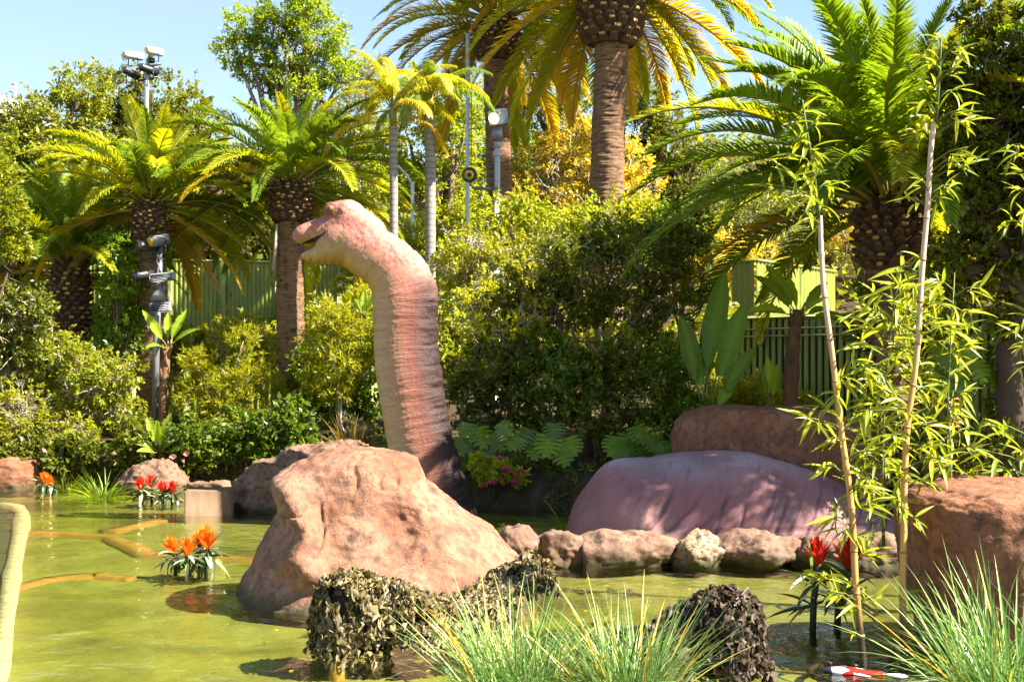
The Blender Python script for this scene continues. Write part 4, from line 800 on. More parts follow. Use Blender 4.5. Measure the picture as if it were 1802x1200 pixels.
# ------------------------------------------------------------------ palms
def frond(name, e0, bend, nl=96, ll=.15, lw=.011, vee=.5, droop=.35, twist=0.0, mats=None, seed=1, raw=False, bare=.13):
    r = np.random.default_rng(seed); n = 26; t = np.linspace(0, 1, n); a = e0 - bend * t ** 1.25
    x = np.concatenate(([0], np.cumsum(np.cos(a[:-1])))) / (n - 1); z = np.concatenate(([0], np.cumsum(np.sin(a[:-1])))) / (n - 1); y = twist * t ** 2
    mb = MB(); mb.tube(np.stack((x, y, z), 1)[::2], np.interp(t[::2], [0, .1, 1], [.016, .010, .002]), 5, m=1)
    tt = np.linspace(bare, .995, nl); V = []; Q = []; Tn = []; tri = []
    for sg in (-1, 1):
        tq = np.clip(tt + r.uniform(-.004, .004, nl), 0, 1); px = np.interp(tq, t, x); py = np.interp(tq, t, y); pz = np.interp(tq, t, z); aa = np.interp(tq, t, a)
        T = np.stack((np.cos(aa), 0 * aa, np.sin(aa)), 1); U = np.stack((-np.sin(aa), 0 * aa, np.cos(aa)), 1); Sd = np.array((0, sg, 0))[None] + 0 * T
        fwd = np.interp(tq, [0, .3, 1], [.45, .6, 1.5])[:, None] + r.uniform(-.1, .1, (nl, 1)); ve = vee + r.uniform(-.25, .25, nl)
        D = unit(T * fwd + Sd * np.cos(ve)[:, None] + U * np.sin(ve)[:, None]); ln = ll * np.interp(tq, [.0, .16, .4, .75, 1], [.5, .85, 1, .8, .32]) * r.uniform(.88, 1.1, nl)
        P = np.stack((px, py, pz), 1); D2 = unit(D + np.array((0, 0, -1.0)) * droop * r.uniform(.6, 1.4, (nl, 1)))
        M1 = P + D * (ln * .5)[:, None]; M2 = M1 + D2 * (ln * .5)[:, None]; wv = unit(np.cross(D, U)) * lw
        b = len(V) and sum(len(v) for v in V); k = 5 * np.arange(nl) + b
        V.append(np.stack((P - wv * .5, P + wv * .5, M1 + wv * .55, M1 - wv * .55, M2), 1).reshape(-1, 3)); Q.append(np.stack((k, k + 1, k + 2, k + 3), 1)); tri.append(np.stack((k + 3, k + 2, k + 4), 1)); Tn.append(np.repeat(np.clip(r.normal(.5, .22, nl), 0, 1), 5))
    mb.add(np.concatenate(V), [np.concatenate(Q), np.concatenate(tri)], 0, np.concatenate(Tn))
    return mb.mesh(name, mats)
ELEV = [86, 74, 62, 50, 38, 24, 10, -6, -24, -42]; BEND = [38, 52, 64, 72, 78, 78, 70, 58, 46, 32]
FR = {}
for key, lm, rm_ in (('g', G_palm, M_rachis), ('y', G_palmY, M_rachis), ('o', G_gold, M_rachisD), ('d', G_dry, M_rachisD)):
    FR[key] = [[frond('frond', R(e), R(b), seed=10 * i + v, twist=(.06, -.08)[v], mats=[lm, rm_], droop=(.9 if key == 'd' else .35), lw=(.006 if key == 'd' else .0095), ll=(.12 if key == 'd' else .155)) for v in range(2)] for i, (e, b) in enumerate(zip(ELEV, BEND))]
def scale_mesh(name, m, mcut):
    mb = MB(); V = np.array([(-.5, -.3, 0), (.5, -.3, 0), (.62, .1, 0), (0, .62, 0), (-.62, .1, 0), (-.3, -.22, .55), (.3, -.22, .55), (.36, .05, .62), (0, .22, .58), (-.36, .05, .62)])
    mb.add(V, [[(0, 1, 6, 5), (1, 2, 7, 6), (2, 3, 8, 7), (3, 4, 9, 8), (4, 0, 5, 9)]], 0); mb.add(V[5:], [[(0, 1, 2, 3, 4)]], 1); return mb.mesh(name, [m, mcut])
M_boss = simple('palm_boss', (.055, .030, .018), .9, var=.5, scale=20, bs=.5)
M_stub = simple('leaf_stub', (.10, .055, .028), .85, var=.5, scale=20, bs=.5)
M_cut = simple('cut_stub', (.42, .26, .095), .8, var=.5, scale=14, bs=.3)
M_cutD = simple('weathered_stub', (.12, .068, .034), .8, var=.5, scale=14, bs=.3)
m, t, o = mat('palm_trunk'); v = objco(t, (1, 1, 3.2)); nn_ = noise(t, 7, 6, v, .65)
tn = attr(t, 'tint').outputs['Fac']
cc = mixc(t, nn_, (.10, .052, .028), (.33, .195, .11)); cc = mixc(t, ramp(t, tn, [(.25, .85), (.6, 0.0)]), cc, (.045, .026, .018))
principled(t, o, cc, .9, bump(t, noise(t, 26, 5, v), .8, .03), .15); M_trunk = m
SC = [scale_mesh('leaf_stub', M_stub, M_cut), scale_mesh('leaf_stub', M_stub, M_cutD)]
def palm_trunk(x, y, z0, z1, r0, r1, lean=0.0, rows=None):
    na = 40; rows = rows or int((z1 - z0) / .022); z = np.linspace(z0, z1, rows); f = (z - z0) / (z1 - z0); a = np.arange(na) / na * 2 * np.pi
    r = r0 + (r1 - r0) * f + .12 * r0 * np.exp(-f * 9); ph = z / .105; A_, Z_ = np.meshgrid(a, np.arange(rows))
    rowi = np.floor(ph)[Z_]; frac = (ph - np.floor(ph))[Z_]; cell = A_ / (2 * np.pi) * 15 + .5 * (rowi % 2) + .17 * rowi; cf = np.abs((cell % 1) - .5) * 2
    an = np.stack((np.cos(A_.ravel()) * 1.6, np.sin(A_.ravel()) * 1.6, Z_.ravel() * .55), 1); s1 = fbm(an * (1.5, 1.5, 1.5) + x, 4).reshape(A_.shape); nz_ = fbm(an * (2.2, 2.2, .12) + 3 * x, 3).reshape(A_.shape)
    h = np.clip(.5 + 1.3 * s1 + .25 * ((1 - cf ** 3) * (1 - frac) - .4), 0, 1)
    rr = r[Z_] * (1 + .075 * (h - .5) + .09 * nz_); wob = .04 * np.sin(f * 5 + x)
    V = np.stack((x + (lean * f + wob)[Z_] + rr * np.cos(A_), y + rr * np.sin(A_), z[Z_]), 2).reshape(-1, 3)
    i = np.arange(rows - 1)[:, None] * na; j = np.arange(na)[None]; Q = np.stack((i + j, i + (j + 1) % na, i + na + (j + 1) % na, i + na + j), 2).reshape(-1, 4)
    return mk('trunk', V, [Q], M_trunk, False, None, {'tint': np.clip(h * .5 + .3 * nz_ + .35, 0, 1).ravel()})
def palm(label, px, py, Y, L, nf, trunk, boss, mix, seed, group='pineapple palms', low=9, skip=None, stubs=True, ss=1.0, tilt=0.0):
    """crown centre at the photo point; trunk (px base x, base py or None, radius px bottom, top); boss (top py, bottom py, radius px)"""
    r = np.random.default_rng(seed); c = W(px, py, Y); s = Y / F; bx = W(trunk[0], 0, Y)[0]; gz = ground_at(bx, Y) - .1
    root = thing('pineapple_palm', label, 'palm tree', (bx, Y, gz), group)
    zt, zb, br = H + (HY - boss[0]) * s, H + (HY - boss[1]) * s, boss[2] * s
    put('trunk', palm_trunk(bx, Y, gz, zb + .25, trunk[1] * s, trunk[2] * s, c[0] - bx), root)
    n = 18; zz = np.linspace(0, 1, n); prof_ = br * np.interp(zz, [0, .12, .35, .7, 1], [.72, .93, 1, .95, .55])
    mb = MB(); mb.tube(np.stack((np.full(n, c[0]), np.full(n, Y), zb + (zt - zb) * zz), 1), prof_ * .93, 24); put('boss', mb.mesh('boss', M_boss, True), root)
    if stubs:
        sz = .16 * ss * (br / .45); k = 0; h = zb + .05; row_ = 0
        while h < zt - .02 and k < 290:
            f = (h - zb) / (zt - zb); rr = np.interp(f, zz, prof_); m_ = max(8, int(2 * np.pi * rr / (sz * 1.32)))
            for q in range(m_):
                a = (q + .5 * (row_ % 2)) / m_ * 2 * math.pi + r.uniform(-.09, .09)
                if math.sin(a) > .45: continue                       # the side turned away is plain
                d = Vector((math.cos(a), math.sin(a), .25)); p = (c[0] + rr * .88 * math.cos(a), Y + rr * .88 * math.sin(a), h + r.uniform(-.03, .03))
                z = Vector((math.cos(a), math.sin(a), .55)).normalized(); x_ = Vector((-math.sin(a), math.cos(a), 0)); y_ = z.cross(x_)
                M = Matrix((x_, y_, z)).transposed().to_4x4() @ Matrix.Diagonal((sz * r.uniform(.9, 1.2), sz * r.uniform(.8, 1.1), sz * r.uniform(1.1, 1.9), 1)); M.translation = Vector(p)
                inst('leaf_stub', SC[0 if r.random() < .32 else 1], root, M); k += 1
            h += sz * .78; row_ += 1
    for q in range(nf):
        f = (q + .5) / nf; e = f ** .85 * low; ei = min(len(ELEV) - 1, max(0, int(e + r.uniform(-.5, .5)))); az = q * 2.39996 + r.uniform(-.2, .2)
        if ei >= 6 and math.sin(az) < -.25: continue          # old fronds that hid the boss have been pruned
        u_ = r.random(); cum = 0; key = 'g'
        mm = mix[0 if f < .4 else 1 if f < .75 else 2]
        for kk, pp in mm.items():
            cum += pp
            if u_ < cum: key = kk; break
        me = FR[key][ei][r.integers(2)]; sc2 = L * r.uniform(.86, 1.08) * (.64 + .36 * min(1, f * 2.6)); off = br * .45
        M = Matrix.Translation((c[0] + off * math.cos(az), Y + off * math.sin(az), zt - (zt - zb) * .35 * f + .10)) @ Matrix.Rotation(az, 4, 'Z') @ Matrix.Rotation(r.uniform(-.25, .25), 4, 'X') @ Matrix.Rotation(r.uniform(-.12, .12), 4, 'Y') @ Matrix.Scale(sc2, 4)
        inst('frond', me, root, M)
    return root
mixA = [{'g': .45, 'y': .55}, {'g': .35, 'y': .6, 'o': .05}, {'y': .5, 'o': .3, 'd': .1, 'g': .1}]
mixG = [{'g': .85, 'y': .15}, {'g': .75, 'y': .22, 'o': .03}, {'g': .35, 'y': .35, 'o': .2, 'd': .1}]
mixO = [{'g': .6, 'y': .4}, {'g': .4, 'y': .45, 'o': .15}, {'o': .62, 'y': .22, 'd': .16}]
palm('short leafy palm with a thick scaly trunk at the far left', 125, 465, 27.5, 2.75, 84, (125, 36, 30), (440, 610, 34), mixG, 3, ss=.9, low=8.5)
palm('yellow green palm behind the dark lamp post at the left', 265, 345, 26.8, 2.85, 96, (268, 26, 24), (350, 440, 32), mixA, 4, ss=.8, low=9.4)
palm('palm with a neat scaly boss directly left of the dinosaur head', 512, 315, 27.0, 2.8, 96, (516, 25, 23), (318, 392, 38), mixG, 6, ss=.75, low=9)
palm('tall palm behind the lit floodlight with drooping golden fronds', 875, 28, 34, 3.7, 96, (880, 23, 21), (22, 108, 41), mixO, 8, ss=.7, low=9.8)
palm('tallest palm with the thickest bare trunk, its crown cut by the top of the picture', 1075, -45, 30, 4.0, 100, (1064, 31, 29), (-60, 80, 56), mixO, 11, ss=.75, low=9.8)
palm('large spreading palm behind the bamboo canes at the right', 1568, 300, 20.2, 4.3, 104, (1570, 44, 40), (335, 475, 64), [{'g': .92, 'y': .08}, {'g': .85, 'y': .15}, {'g': .6, 'y': .25, 'o': .1, 'd': .05}], 14, ss=.72, low=7.0)
palm('low palm half hidden at the far left edge', 20, 470, 29, 2.4, 44, (15, 24, 22), (440, 560, 28), mixG, 21, ss=.9, low=8, stubs=False)

# slim feathery queen palms
G_queen = leafmat('feather_palm_leaf', (0.19, 0.20, 0.012), (0.33, 0.32, 0.02), .48)
QF = [frond('frond', R(e), R(b), nl=80, ll=.2, lw=.010, vee=-.1, droop=1.3, seed=90 + i, mats=[lm, M_rachis], bare=.2) for i, (e, b, lm) in enumerate([(78, 80, G_queen), (60, 100, G_queen), (45, 105, G_queen), (25, 95, G_palm), (62, 95, G_palm), (5, 70, G_gold)])]
m, t, o = mat('ringed_trunk'); wv = N(t, 'TexWave', wave_type='BANDS', bands_direction='Z'); wv.inputs['Scale'].default_value = 2.6; wv.inputs['Distortion'].default_value = 1.5; t.links.new(objco(t), wv.inputs[0])
principled(t, o, mixc(t, ramp(t, wv.outputs[0], [(.0, .8), (.25, 0.0)]), mixc(t, noise(t, 6, 4, objco(t)), (.20, .175, .15), (.34, .31, .27)), (.15, .12, .10)), .8, None, .2); M_ring = m
def queen(label, px, py, Y, L, nf, tx, rpx, order, seed):
    r = np.random.default_rng(seed); s = Y / F; c = W(px, py, Y); bx = W(tx, 0, Y)[0]; gz = ground_at(bx, Y) - .1
    root = thing('feather_palm', label, 'palm tree', (bx, Y, gz), 'slim feathery palms')
    z = np.linspace(gz, c[2] - .4, 40); mb = MB(); mb.tube(np.stack((np.interp(z, [gz, c[2]], [bx, c[0]]), np.full(40, Y), z), 1), rpx * s * (1 + .04 * np.sin(np.arange(40) * 2.1)), 14); put('trunk', mb.mesh('trunk', M_ring, True), root)
    mb = MB(); mb.tube([(c[0], Y, c[2] - .5), (c[0], Y, c[2] - .1), (c[0], Y, c[2] + .5)], [rpx * s * .95, rpx * s * .8, rpx * s * .3], 10); put('crownshaft', mb.mesh('crownshaft', M_rachis, True), root)
    for q in range(nf):
        az = q * 2.4 + r.uniform(-.3, .3); me = QF[order[q % len(order)]]
        inst('frond', me, root, Matrix.Translation(c + np.array((0, 0, -.05))) @ Matrix.Rotation(az, 4, 'Z') @ Matrix.Rotation(r.uniform(-.2, .2), 4, 'Y') @ Matrix.Scale(L * r.uniform(.85, 1.1), 4))
queen('slim palm with a drooping bright yellow crown, nearer the dinosaur head', 692, 190, 25.9, 1.8, 17, 695, 7.5, [0, 1, 2, 1, 5, 2], 5)
queen('slim grey trunked palm with a greener crown, nearer the floodlight', 757, 175, 26.4, 1.65, 16, 758, 9.5, [4, 3, 1, 4, 2, 3], 9)
# ------------------------------------------------------------------ broad leaved plants
def blade_mesh(name, m, L=1.0, w=.28, arch=.5, fold=.18, n=7, prof=((0, .12), (.12, .55), (.4, 1), (.7, .8), (.9, .38), (1, .02)), wave=0.0, seed=0, side=3, tint=None, torn=0.0):
    """long leaf along +x, upper face +z, bending down along its length"""
    r = np.random.default_rng(seed); t = np.linspace(0, 1, n); a = -arch * t; x = np.concatenate(([0], np.cumsum(np.cos(a[1:])))) * L / (n - 1); z = np.concatenate(([0], np.cumsum(np.sin(a[1:])))) * L / (n - 1)
    wd = np.interp(t, [p[0] for p in prof], [p[1] for p in prof]) * w / 2; wl = wd.copy()
    if torn: wd = wd * np.where(r.random(n) < .035, r.uniform(.6, .85, n), 1) * r.uniform(.985, 1.01, n); wl = wl * np.where(r.random(n) < .035, r.uniform(.6, .85, n), 1) * r.uniform(.985, 1.01, n)
    vein = r.uniform(-.06, .06, n) * (torn > 0); y = np.linspace(-1, 1, side); V = []; A = []
    for i in range(n):
        for q in y:
            V.append((x[i] + abs(q) * w * .08 * (torn > 0), q * (wd[i] if q > 0 else wl[i]), z[i] + abs(q) * wd[i] * fold * 2 + wave * w * math.sin(i * 2.1 + q * 2 + seed) * abs(q) * .3)); A.append((.5 + .25 * (1 - abs(q)) + vein[i] * abs(q) + (.4 if torn and q == 0 else 0)) if tint is None else tint)
    i = (np.arange(n - 1)[:, None] * side + np.arange(side - 1)[None]).ravel()
    return mk(name, V, [np.stack((i, i + side, i + side + 1, i + 1), 1)], m, True, None, {'tint': np.array(A)})
BAN = [blade_mesh('leaf', G_banana, 1, .30, a, .22, 26, wave=.10, seed=k, side=5, torn=.5) for k, a in enumerate((.25, .6, 1.0))]
BAND = [blade_mesh('leaf', G_banD, 1, .26, a, .2, 28, wave=.12, seed=k + 5, side=5, torn=.6) for k, a in enumerate((.2, .5, .9))]
M_petiole = simple('leaf_stalk', (.20, .20, .045), .5, var=.2)
M_husk = simple('banana_husk', (.34, .18, .09), .85, var=.5, scale=9, bs=.5)
def broad(name, label, cat, px, pybase, Y, stem_px, leaves, ms, stem_r, group=None, husk=True):
    """leaves: (tip px, tip py, attach px, attach py, width scale, variant, dy)"""
    b = W(px, pybase, Y); gz = min(b[2], ground_at(b[0], Y)) - .05; root = thing(name, label, cat, (b[0], Y, gz), group); s = Y / F
    if stem_px:
        pts = [W(*p, Y) for p in stem_px]; pts.insert(0, np.array((pts[0][0], Y, gz))); mb = MB(); mb.tube(pts, np.interp(np.linspace(0, 1, len(pts)), [0, .5, 1], [stem_r, stem_r * .95, stem_r * .6]) * s, 9)
        for q in range(14 if husk else 0):                   # old leaf sheaths hugging the stem
            f = q / 14; i_ = f * (len(pts) - 1.01); p_ = pts[int(i_)] + (pts[int(i_) + 1] - pts[int(i_)]) * (i_ - int(i_)); az = q * 2.4; rr = stem_r * s * (1 - .35 * f); o_ = np.array((math.cos(az), math.sin(az), 0)); mb.tube([p_ + o_ * rr * .75, p_ + o_ * rr * 1.05 + (0, 0, .12), p_ + o_ * rr * (1.1 + .4 * f) + (0, 0, .26)], [rr * .5, rr * .38, rr * .08], 5); put('stem', mb.mesh('stem', M_husk if husk else M_petiole, True), root)
    for tx, ty, ax, ay, w, v, dy in leaves:
        a = W(ax, ay, Y); e = W(tx, ty, Y) + (0, dy, 0); d = e - a; Ln = np.linalg.norm(d); b0 = a + d * .22
        mb = MB(); mb.tube([a, a + d * .12 + (0, 0, .02), b0 + d * .03], [.016, .013, .010], 6); put('leaf_stalk', mb.mesh('leaf_stalk', M_petiole, True), root)
        zz = Vector((-d[0] * .2, -.75, .65)); inst('leaf', ms[v], root, frame(b0, d, zz, (Ln * .80, Ln * .80 * w, Ln * .80)))
    return root
broad('banana_plant', 'young bright banana plant beside the dark lamp post at the left', 'banana plant', 287, 735, 25.6, [(287, 690), (291, 650), (297, 610)], [(262, 548, 294, 612, 1.0, 0, -.3), (322, 545, 296, 612, 1.1, 0, .1), (345, 572, 297, 612, .8, 1, -.3), (280, 600, 294, 615, 1.0, 1, -.7), (283, 545, 296, 610, .8, 0, .5)], BAN, 8)
broad('banana_plant', 'large dark leaved banana plant between the dark tree and the slat fence', 'banana plant', 1238, 740, 20.6, None, [(1277, 476, 1236, 700, .95, 0, .2), (1305, 535, 1255, 700, 1.2, 0, -.2), (1312, 610, 1262, 715, 1.3, 1, -.4), (1200, 560, 1232, 705, 1.3, 0, -.2), (1222, 600, 1238, 705, 1.1, 1, .1), (1210, 730, 1225, 770, 1.4, 1, -.3), (1290, 660, 1255, 730, 1.5, 1, -.2), (1250, 555, 1244, 700, 1.0, 0, .3), (1298, 575, 1250, 690, 1.1, 0, .1)], BAND, 8)
broad('banana_plant', 'banana plant with a brown shaggy stem before the slat fence', 'banana plant', 1390, 735, 21.5, [(1391, 690), (1393, 640), (1398, 590), (1404, 545)], [(1340, 478, 1402, 560, 1.2, 1, -.2), (1358, 462, 1404, 560, 1.2, 0, .2), (1322, 528, 1400, 560, 1.1, 2, -.3), (1448, 492, 1408, 560, 1.1, 1, -.1), (1490, 545, 1410, 565, 1.1, 2, -.3), (1470, 530, 1410, 560, 1.0, 1, .3), (1398, 480, 1405, 558, .7, 0, .4), (1432, 520, 1408, 560, .9, 1, -.5)], BAN, 14)
broad('banana_plant', 'small pale banana shoot at the foot of the slat fence', 'banana plant', 1352, 710, 21.8, None, [(1352, 628, 1352, 712, 1.0, 0, 0), (1372, 640, 1358, 712, 1.2, 0, .2), (1340, 655, 1348, 712, 1.0, 1, -.2)], BAN, 6)
broad('broadleaf_plant', 'bright broad leaved plant on the left bank by the water', 'plant', 285, 800, 24.2, None, [(300, 728, 284, 795, 1.3, 0, -.1), (262, 735, 282, 795, 1.2, 0, -.1), (318, 758, 286, 795, 1.3, 1, -.2), (245, 765, 280, 797, 1.2, 1, -.3), (283, 742, 284, 795, 1.1, 0, -.3), (325, 782, 290, 798, 1.2, 1, -.3), (262, 782, 280, 800, 1.2, 1, -.5)], BAN, 6)
broad('broadleaf_plant', 'white edged broad leaves peeping out left of the neck', 'plant', 642, 560, 24.6, None, [(640, 513, 640, 560, 1.1, 0, 0), (655, 520, 642, 560, 1.2, 0, -.1), (625, 525, 640, 560, 1.1, 0, .1)], BAN, 5)
# monstera: leaves cut into fingers
def monstera(name, m, seed):
    r = np.random.default_rng(seed); mb = MB(); nl = 6
    for sg in (-1, 1):
        for k in range(nl):
            x0, x1 = k / nl, (k + 1) / nl; W0, W1 = (1.3 * np.interp(v, [0, .12, .35, .65, .9, 1], [.36, .50, .56, .46, .22, .04]) for v in (x0, x1)); zf = lambda x, y: -.28 * x * x - .30 * y * y + .03; bk = -.20 * (1 - x0) ** 2; sw = .10
            inn = lambda x, w_: (x + bk * .5 + sw * .4, sg * w_ * .5, zf(x, w_ * .5));  g = .024
            t0 = x0 + bk + sw + g * r.uniform(.6, 1.6); t1 = x1 + bk + sw - g * r.uniform(.6, 1.6); wt = (W0 + W1) / 2 * r.uniform(.92, 1.04); b1 = (x1 + bk * .5 + sw * .4 - g * .5, sg * W1 * .52, zf(x1, W1 * .52)); b0 = (x0 + bk * .5 + sw * .4 + g * .5, sg * W0 * .52, zf(x0, W0 * .52))
            mb.add(np.array([(x0, 0, zf(x0, 0)), (x1, 0, zf(x1, 0)), b1, b0, (t1, sg * wt, zf(x1, wt)), (t0, sg * wt * .97, zf(x0, wt))]), [[(0, 1, 2, 3), (3, 2, 4, 5)]], 0, r.uniform(.35, .8))
    return mb.mesh(name, m)
MON = [monstera('leaf', G_banD, 0), monstera('leaf', G_mid, 1), monstera('leaf', G_banana, 2)] + [monstera('leaf', G_mid, 7)]
def monplant(label, px, py, Y, spots, seed):
    r = np.random.default_rng(seed); b = W(px, py, Y); gz = ground_at(b[0], Y); root = thing('monstera', label, 'plant', (b[0], Y, gz), 'monstera plants on the far bank')
    base = np.array((b[0], Y, gz))
    for lx, ly, sz in spots:
        p = W(lx, ly, Y - r.uniform(.1, .45)); s = .8 * sz / F * Y
        d = Vector(((lx - px) * .012 + r.uniform(-.3, .3), -.55, -.75 + r.uniform(-.15, .25))); z = Vector((r.uniform(-.25, .25), -.75, .65))
        mb = MB(); mb.tube([base, (base + p) / 2 + (0, .05, .18), p], [.014, .012, .008], 5); put('leaf_stalk', mb.mesh('leaf_stalk', M_petiole, True), root)
        inst('leaf', MON[r.integers(4)], root, frame(p, d, z, s))
monplant('cut leaved monstera just right of the neck foot', 838, 800, 21.3, [(842, 752, 46), (815, 770, 40), (868, 765, 40), (850, 785, 38), (825, 745, 34), (880, 745, 34)], 1)
monplant('cut leaved monstera under the middle of the dark tree', 960, 800, 21.2, [(930, 755, 46), (965, 765, 48), (985, 785, 44), (945, 780, 40), (1000, 770, 42), (915, 770, 36), (975, 745, 36)], 2)
monplant('cut leaved monstera touching the top of the purple dinosaur back', 1105, 800, 20.9, [(1105, 765, 50), (1130, 780, 48), (1085, 770, 44), (1120, 750, 42), (1145, 765, 42), (1095, 785, 38), (1160, 780, 36)], 3)
monplant('dark cut leaved philodendron high against the slat fence at the right', 1690, 800, 18.2, [(1680, 620, 60), (1710, 630, 56), (1650, 640, 54), (1690, 660, 56), (1730, 650, 48), (1660, 610, 44), (1700, 600, 44)], 4)

# strap leaved clumps
def strap(name, m, L, w, arch, seed, n=6, tint=None, tipw=.02, prof=None): return blade_mesh(name, m, L, w, arch, .25, n, prof or ((0, .6), (.3, 1), (.7, .75), (1, tipw)), 0, seed, 3, tint)
def tuft(name, label, cat, p, n, L, spread, ms, seed, group=None, part='leaf', elev=(35, 88), rad=.1, lenj=(.6, 1.1)):
    r = np.random.default_rng(seed); root = thing(name, label, cat, p, group)
    for q in range(n):
        az = r.uniform(0, 2 * math.pi); el = R(r.uniform(*elev)); d = Vector((math.cos(az) * math.cos(el), math.sin(az) * math.cos(el), math.sin(el))); up = Vector((-math.cos(az) * math.sin(el), -math.sin(az) * math.sin(el), math.cos(el)))
        rr = rad * math.sqrt(r.random()); M = frame((p[0] + rr * math.cos(az + r.uniform(-1, 1)), p[1] + rr * math.sin(az), p[2]), d, up + Vector((r.uniform(-.4, .4), r.uniform(-.4, .4), 0)), L * r.uniform(*lenj))
        inst(part, ms[r.integers(len(ms))], root, M)
    return root
G_flax = leafmat('bronze_flax', (0.055, 0.040, 0.018), (0.19, 0.13, 0.045), .25, gl=.035, var=.4)
FL = [strap('leaf', G_flax, 1, .055, a, k, tint=(.2, .5, .9)[k % 3]) for k, a in enumerate((.15, .35, .7))]
p = W(618, 800, 22.6); tuft('flax', 'bronze spiky flax clump left of the neck foot', 'flax', (p[0], 22.6, p[2]), 95, .85, 0, FL, 3, elev=(30, 85), rad=.2)
SP = [strap('leaf', G_bright, 1, .05, a, k) for k, a in enumerate((.8, 1.3, 1.8))]
for px, py, lb, n, L, sdd in [(185, 800, 'arching lime spider grass on the left bank', 100, .95, 1), (240, 795, 'smaller lime spider grass beside the bright broad leaves', 60, .7, 2), (345, 800, 'spiky green grass right of the bright broad leaves', 50, .6, 7), (545, 790, 'pale arching grass left of the bronze flax', 45, .6, 8)]:
    p = W(px, py, 24.2); tuft('spider_grass', lb, 'grass clump', (p[0], 24.2, ground_at(p[0], 24.2)), n, L, 0, SP, sdd, 'arching grass clumps on the left bank', rad=.12)
RE = [strap('leaf', G_mid, 1, .035, a, k) for k, a in enumerate((.5, 1.0, 1.6))] + [strap('leaf', G_bright, 1, .035, .8, 9)]
for px, py, lb, n, L, sdd in [(180, 874, 'bushy green water grass nearest the red bromeliads', 190, .72, 3), (120, 852, 'bushy green water grass nearest the orange bromeliads at the left', 150, .66, 4), (155, 850, 'small green water grass between two larger clumps', 90, .50, 5), (1010, 912, 'small bright water grass at the left end of the dinosaur back', 110, .62, 6)]:
    p = WZ(px, py); p[1] = min(p[1], 24.3) if px < 500 else 18.0; p = W(px, py, p[1]); tuft('water_grass', lb, 'water grass', (p[0], p[1], -.1), n, L, 0, RE, sdd, 'bushy grasses standing in the water', rad=.16, elev=(5, 88), lenj=(.35, 1.1))

# ------------------------------------------------------------------ foreground grasses
def gl_prof(L, w, arch, seed, tint): return blade_mesh('blade', G_grass, L, w, arch, .35, 10, ((0, .7), (.25, 1), (.6, .8), (.85, .4), (1, .03)), 0, seed, 3, tint)
GB = [gl_prof(1, .0145, a, k, tn) for k, (a, tn) in enumerate([(.15, .1), (.35, .3), (.6, .5), (.9, .75), (1.3, .35), (1.8, .55), (.25, 1.0), (.5, .9), (2.2, .8), (.8, .15)])]
G_gold2 = leafmat('grass_gold', (0.24, 0.16, 0.03), (0.40, 0.30, 0.08), .35, gl=.035)
GB += [blade_mesh('blade', G_gold2, 1, .018, a, .35, 10, ((0, .7), (.25, 1), (.6, .8), (.85, .4), (1, .03)), 0, 31, 3, .5) for a in (.2, .6)]
for px, Yg, zg, lb, n, L, sdd, rad, el in [(905, 8.1, .10, 'leftmost of the three tall grass clumps at the bottom edge', 290, .90, 1, .26, (52, 89)), (1108, 7.9, .08, 'middle of the three tall grass clumps, leaning between the camouflage nets', 250, .95, 2, .17, (54, 89)), (1775, 8.0, .05, 'rightmost tall grass clump, before the tall brown boulder', 300, 1.14, 3, .26, (48, 89))]:
    p = W(px, 900, Yg); gt = tuft('ornamental_grass', lb, 'grass clump', (p[0], Yg, zg), n, L, 0, GB, sdd, 'tall pale grass clumps in the foreground', 'blade', el, rad, (.45, 1.12))
    r = np.random.default_rng(sdd + 50); k = 420; t = np.linspace(0, 1, 7); V = []; A_ = []          # the many finer blades behind, as one mass
    az = r.uniform(0, 6.283, k); el = np.radians(r.uniform(el[0] - 8, 90, k)); ar = r.uniform(.1, 1.7, k); Lb = L * r.uniform(.4, 1.05, k); ro = rad * 1.15 * np.sqrt(r.random(k)); aa = r.uniform(0, 6.283, k)
    ang = el[:, None] - ar[:, None] * t[None] ** 1.3; hx_ = np.cumsum(np.cos(ang), 1) / 7 * Lb[:, None]; hz_ = np.cumsum(np.sin(ang), 1) / 7 * Lb[:, None]
    Cb = np.stack((p[0] + (ro * np.cos(aa))[:, None] + hx_ * np.cos(az)[:, None], Yg + (ro * np.sin(aa))[:, None] + hx_ * np.sin(az)[:, None], zg + np.maximum(hz_, -.02)), 2)
    wv = (np.interp(t, [0, .3, .7, 1], [.6, 1, .7, .05])[None] * r.uniform(.003, .0065, k)[:, None])[..., None]; ph = az + 1.57 + r.normal(size=k) * .7; Sv = np.stack((np.cos(ph), np.sin(ph), 0 * ph), 1)[:, None]
    V = np.stack((Cb - wv * Sv, Cb + wv * Sv), 2).reshape(-1, 3); b_ = (np.arange(k)[:, None] * 14 + np.arange(6)[None] * 2).ravel()
    put('fine_blades', mk('fine_blades', V, [np.stack((b_, b_ + 1, b_ + 3, b_ + 2), 1)], G_grass, True, None, {'tint': np.repeat(r.random(k), 14)}), gt, kind='stuff')

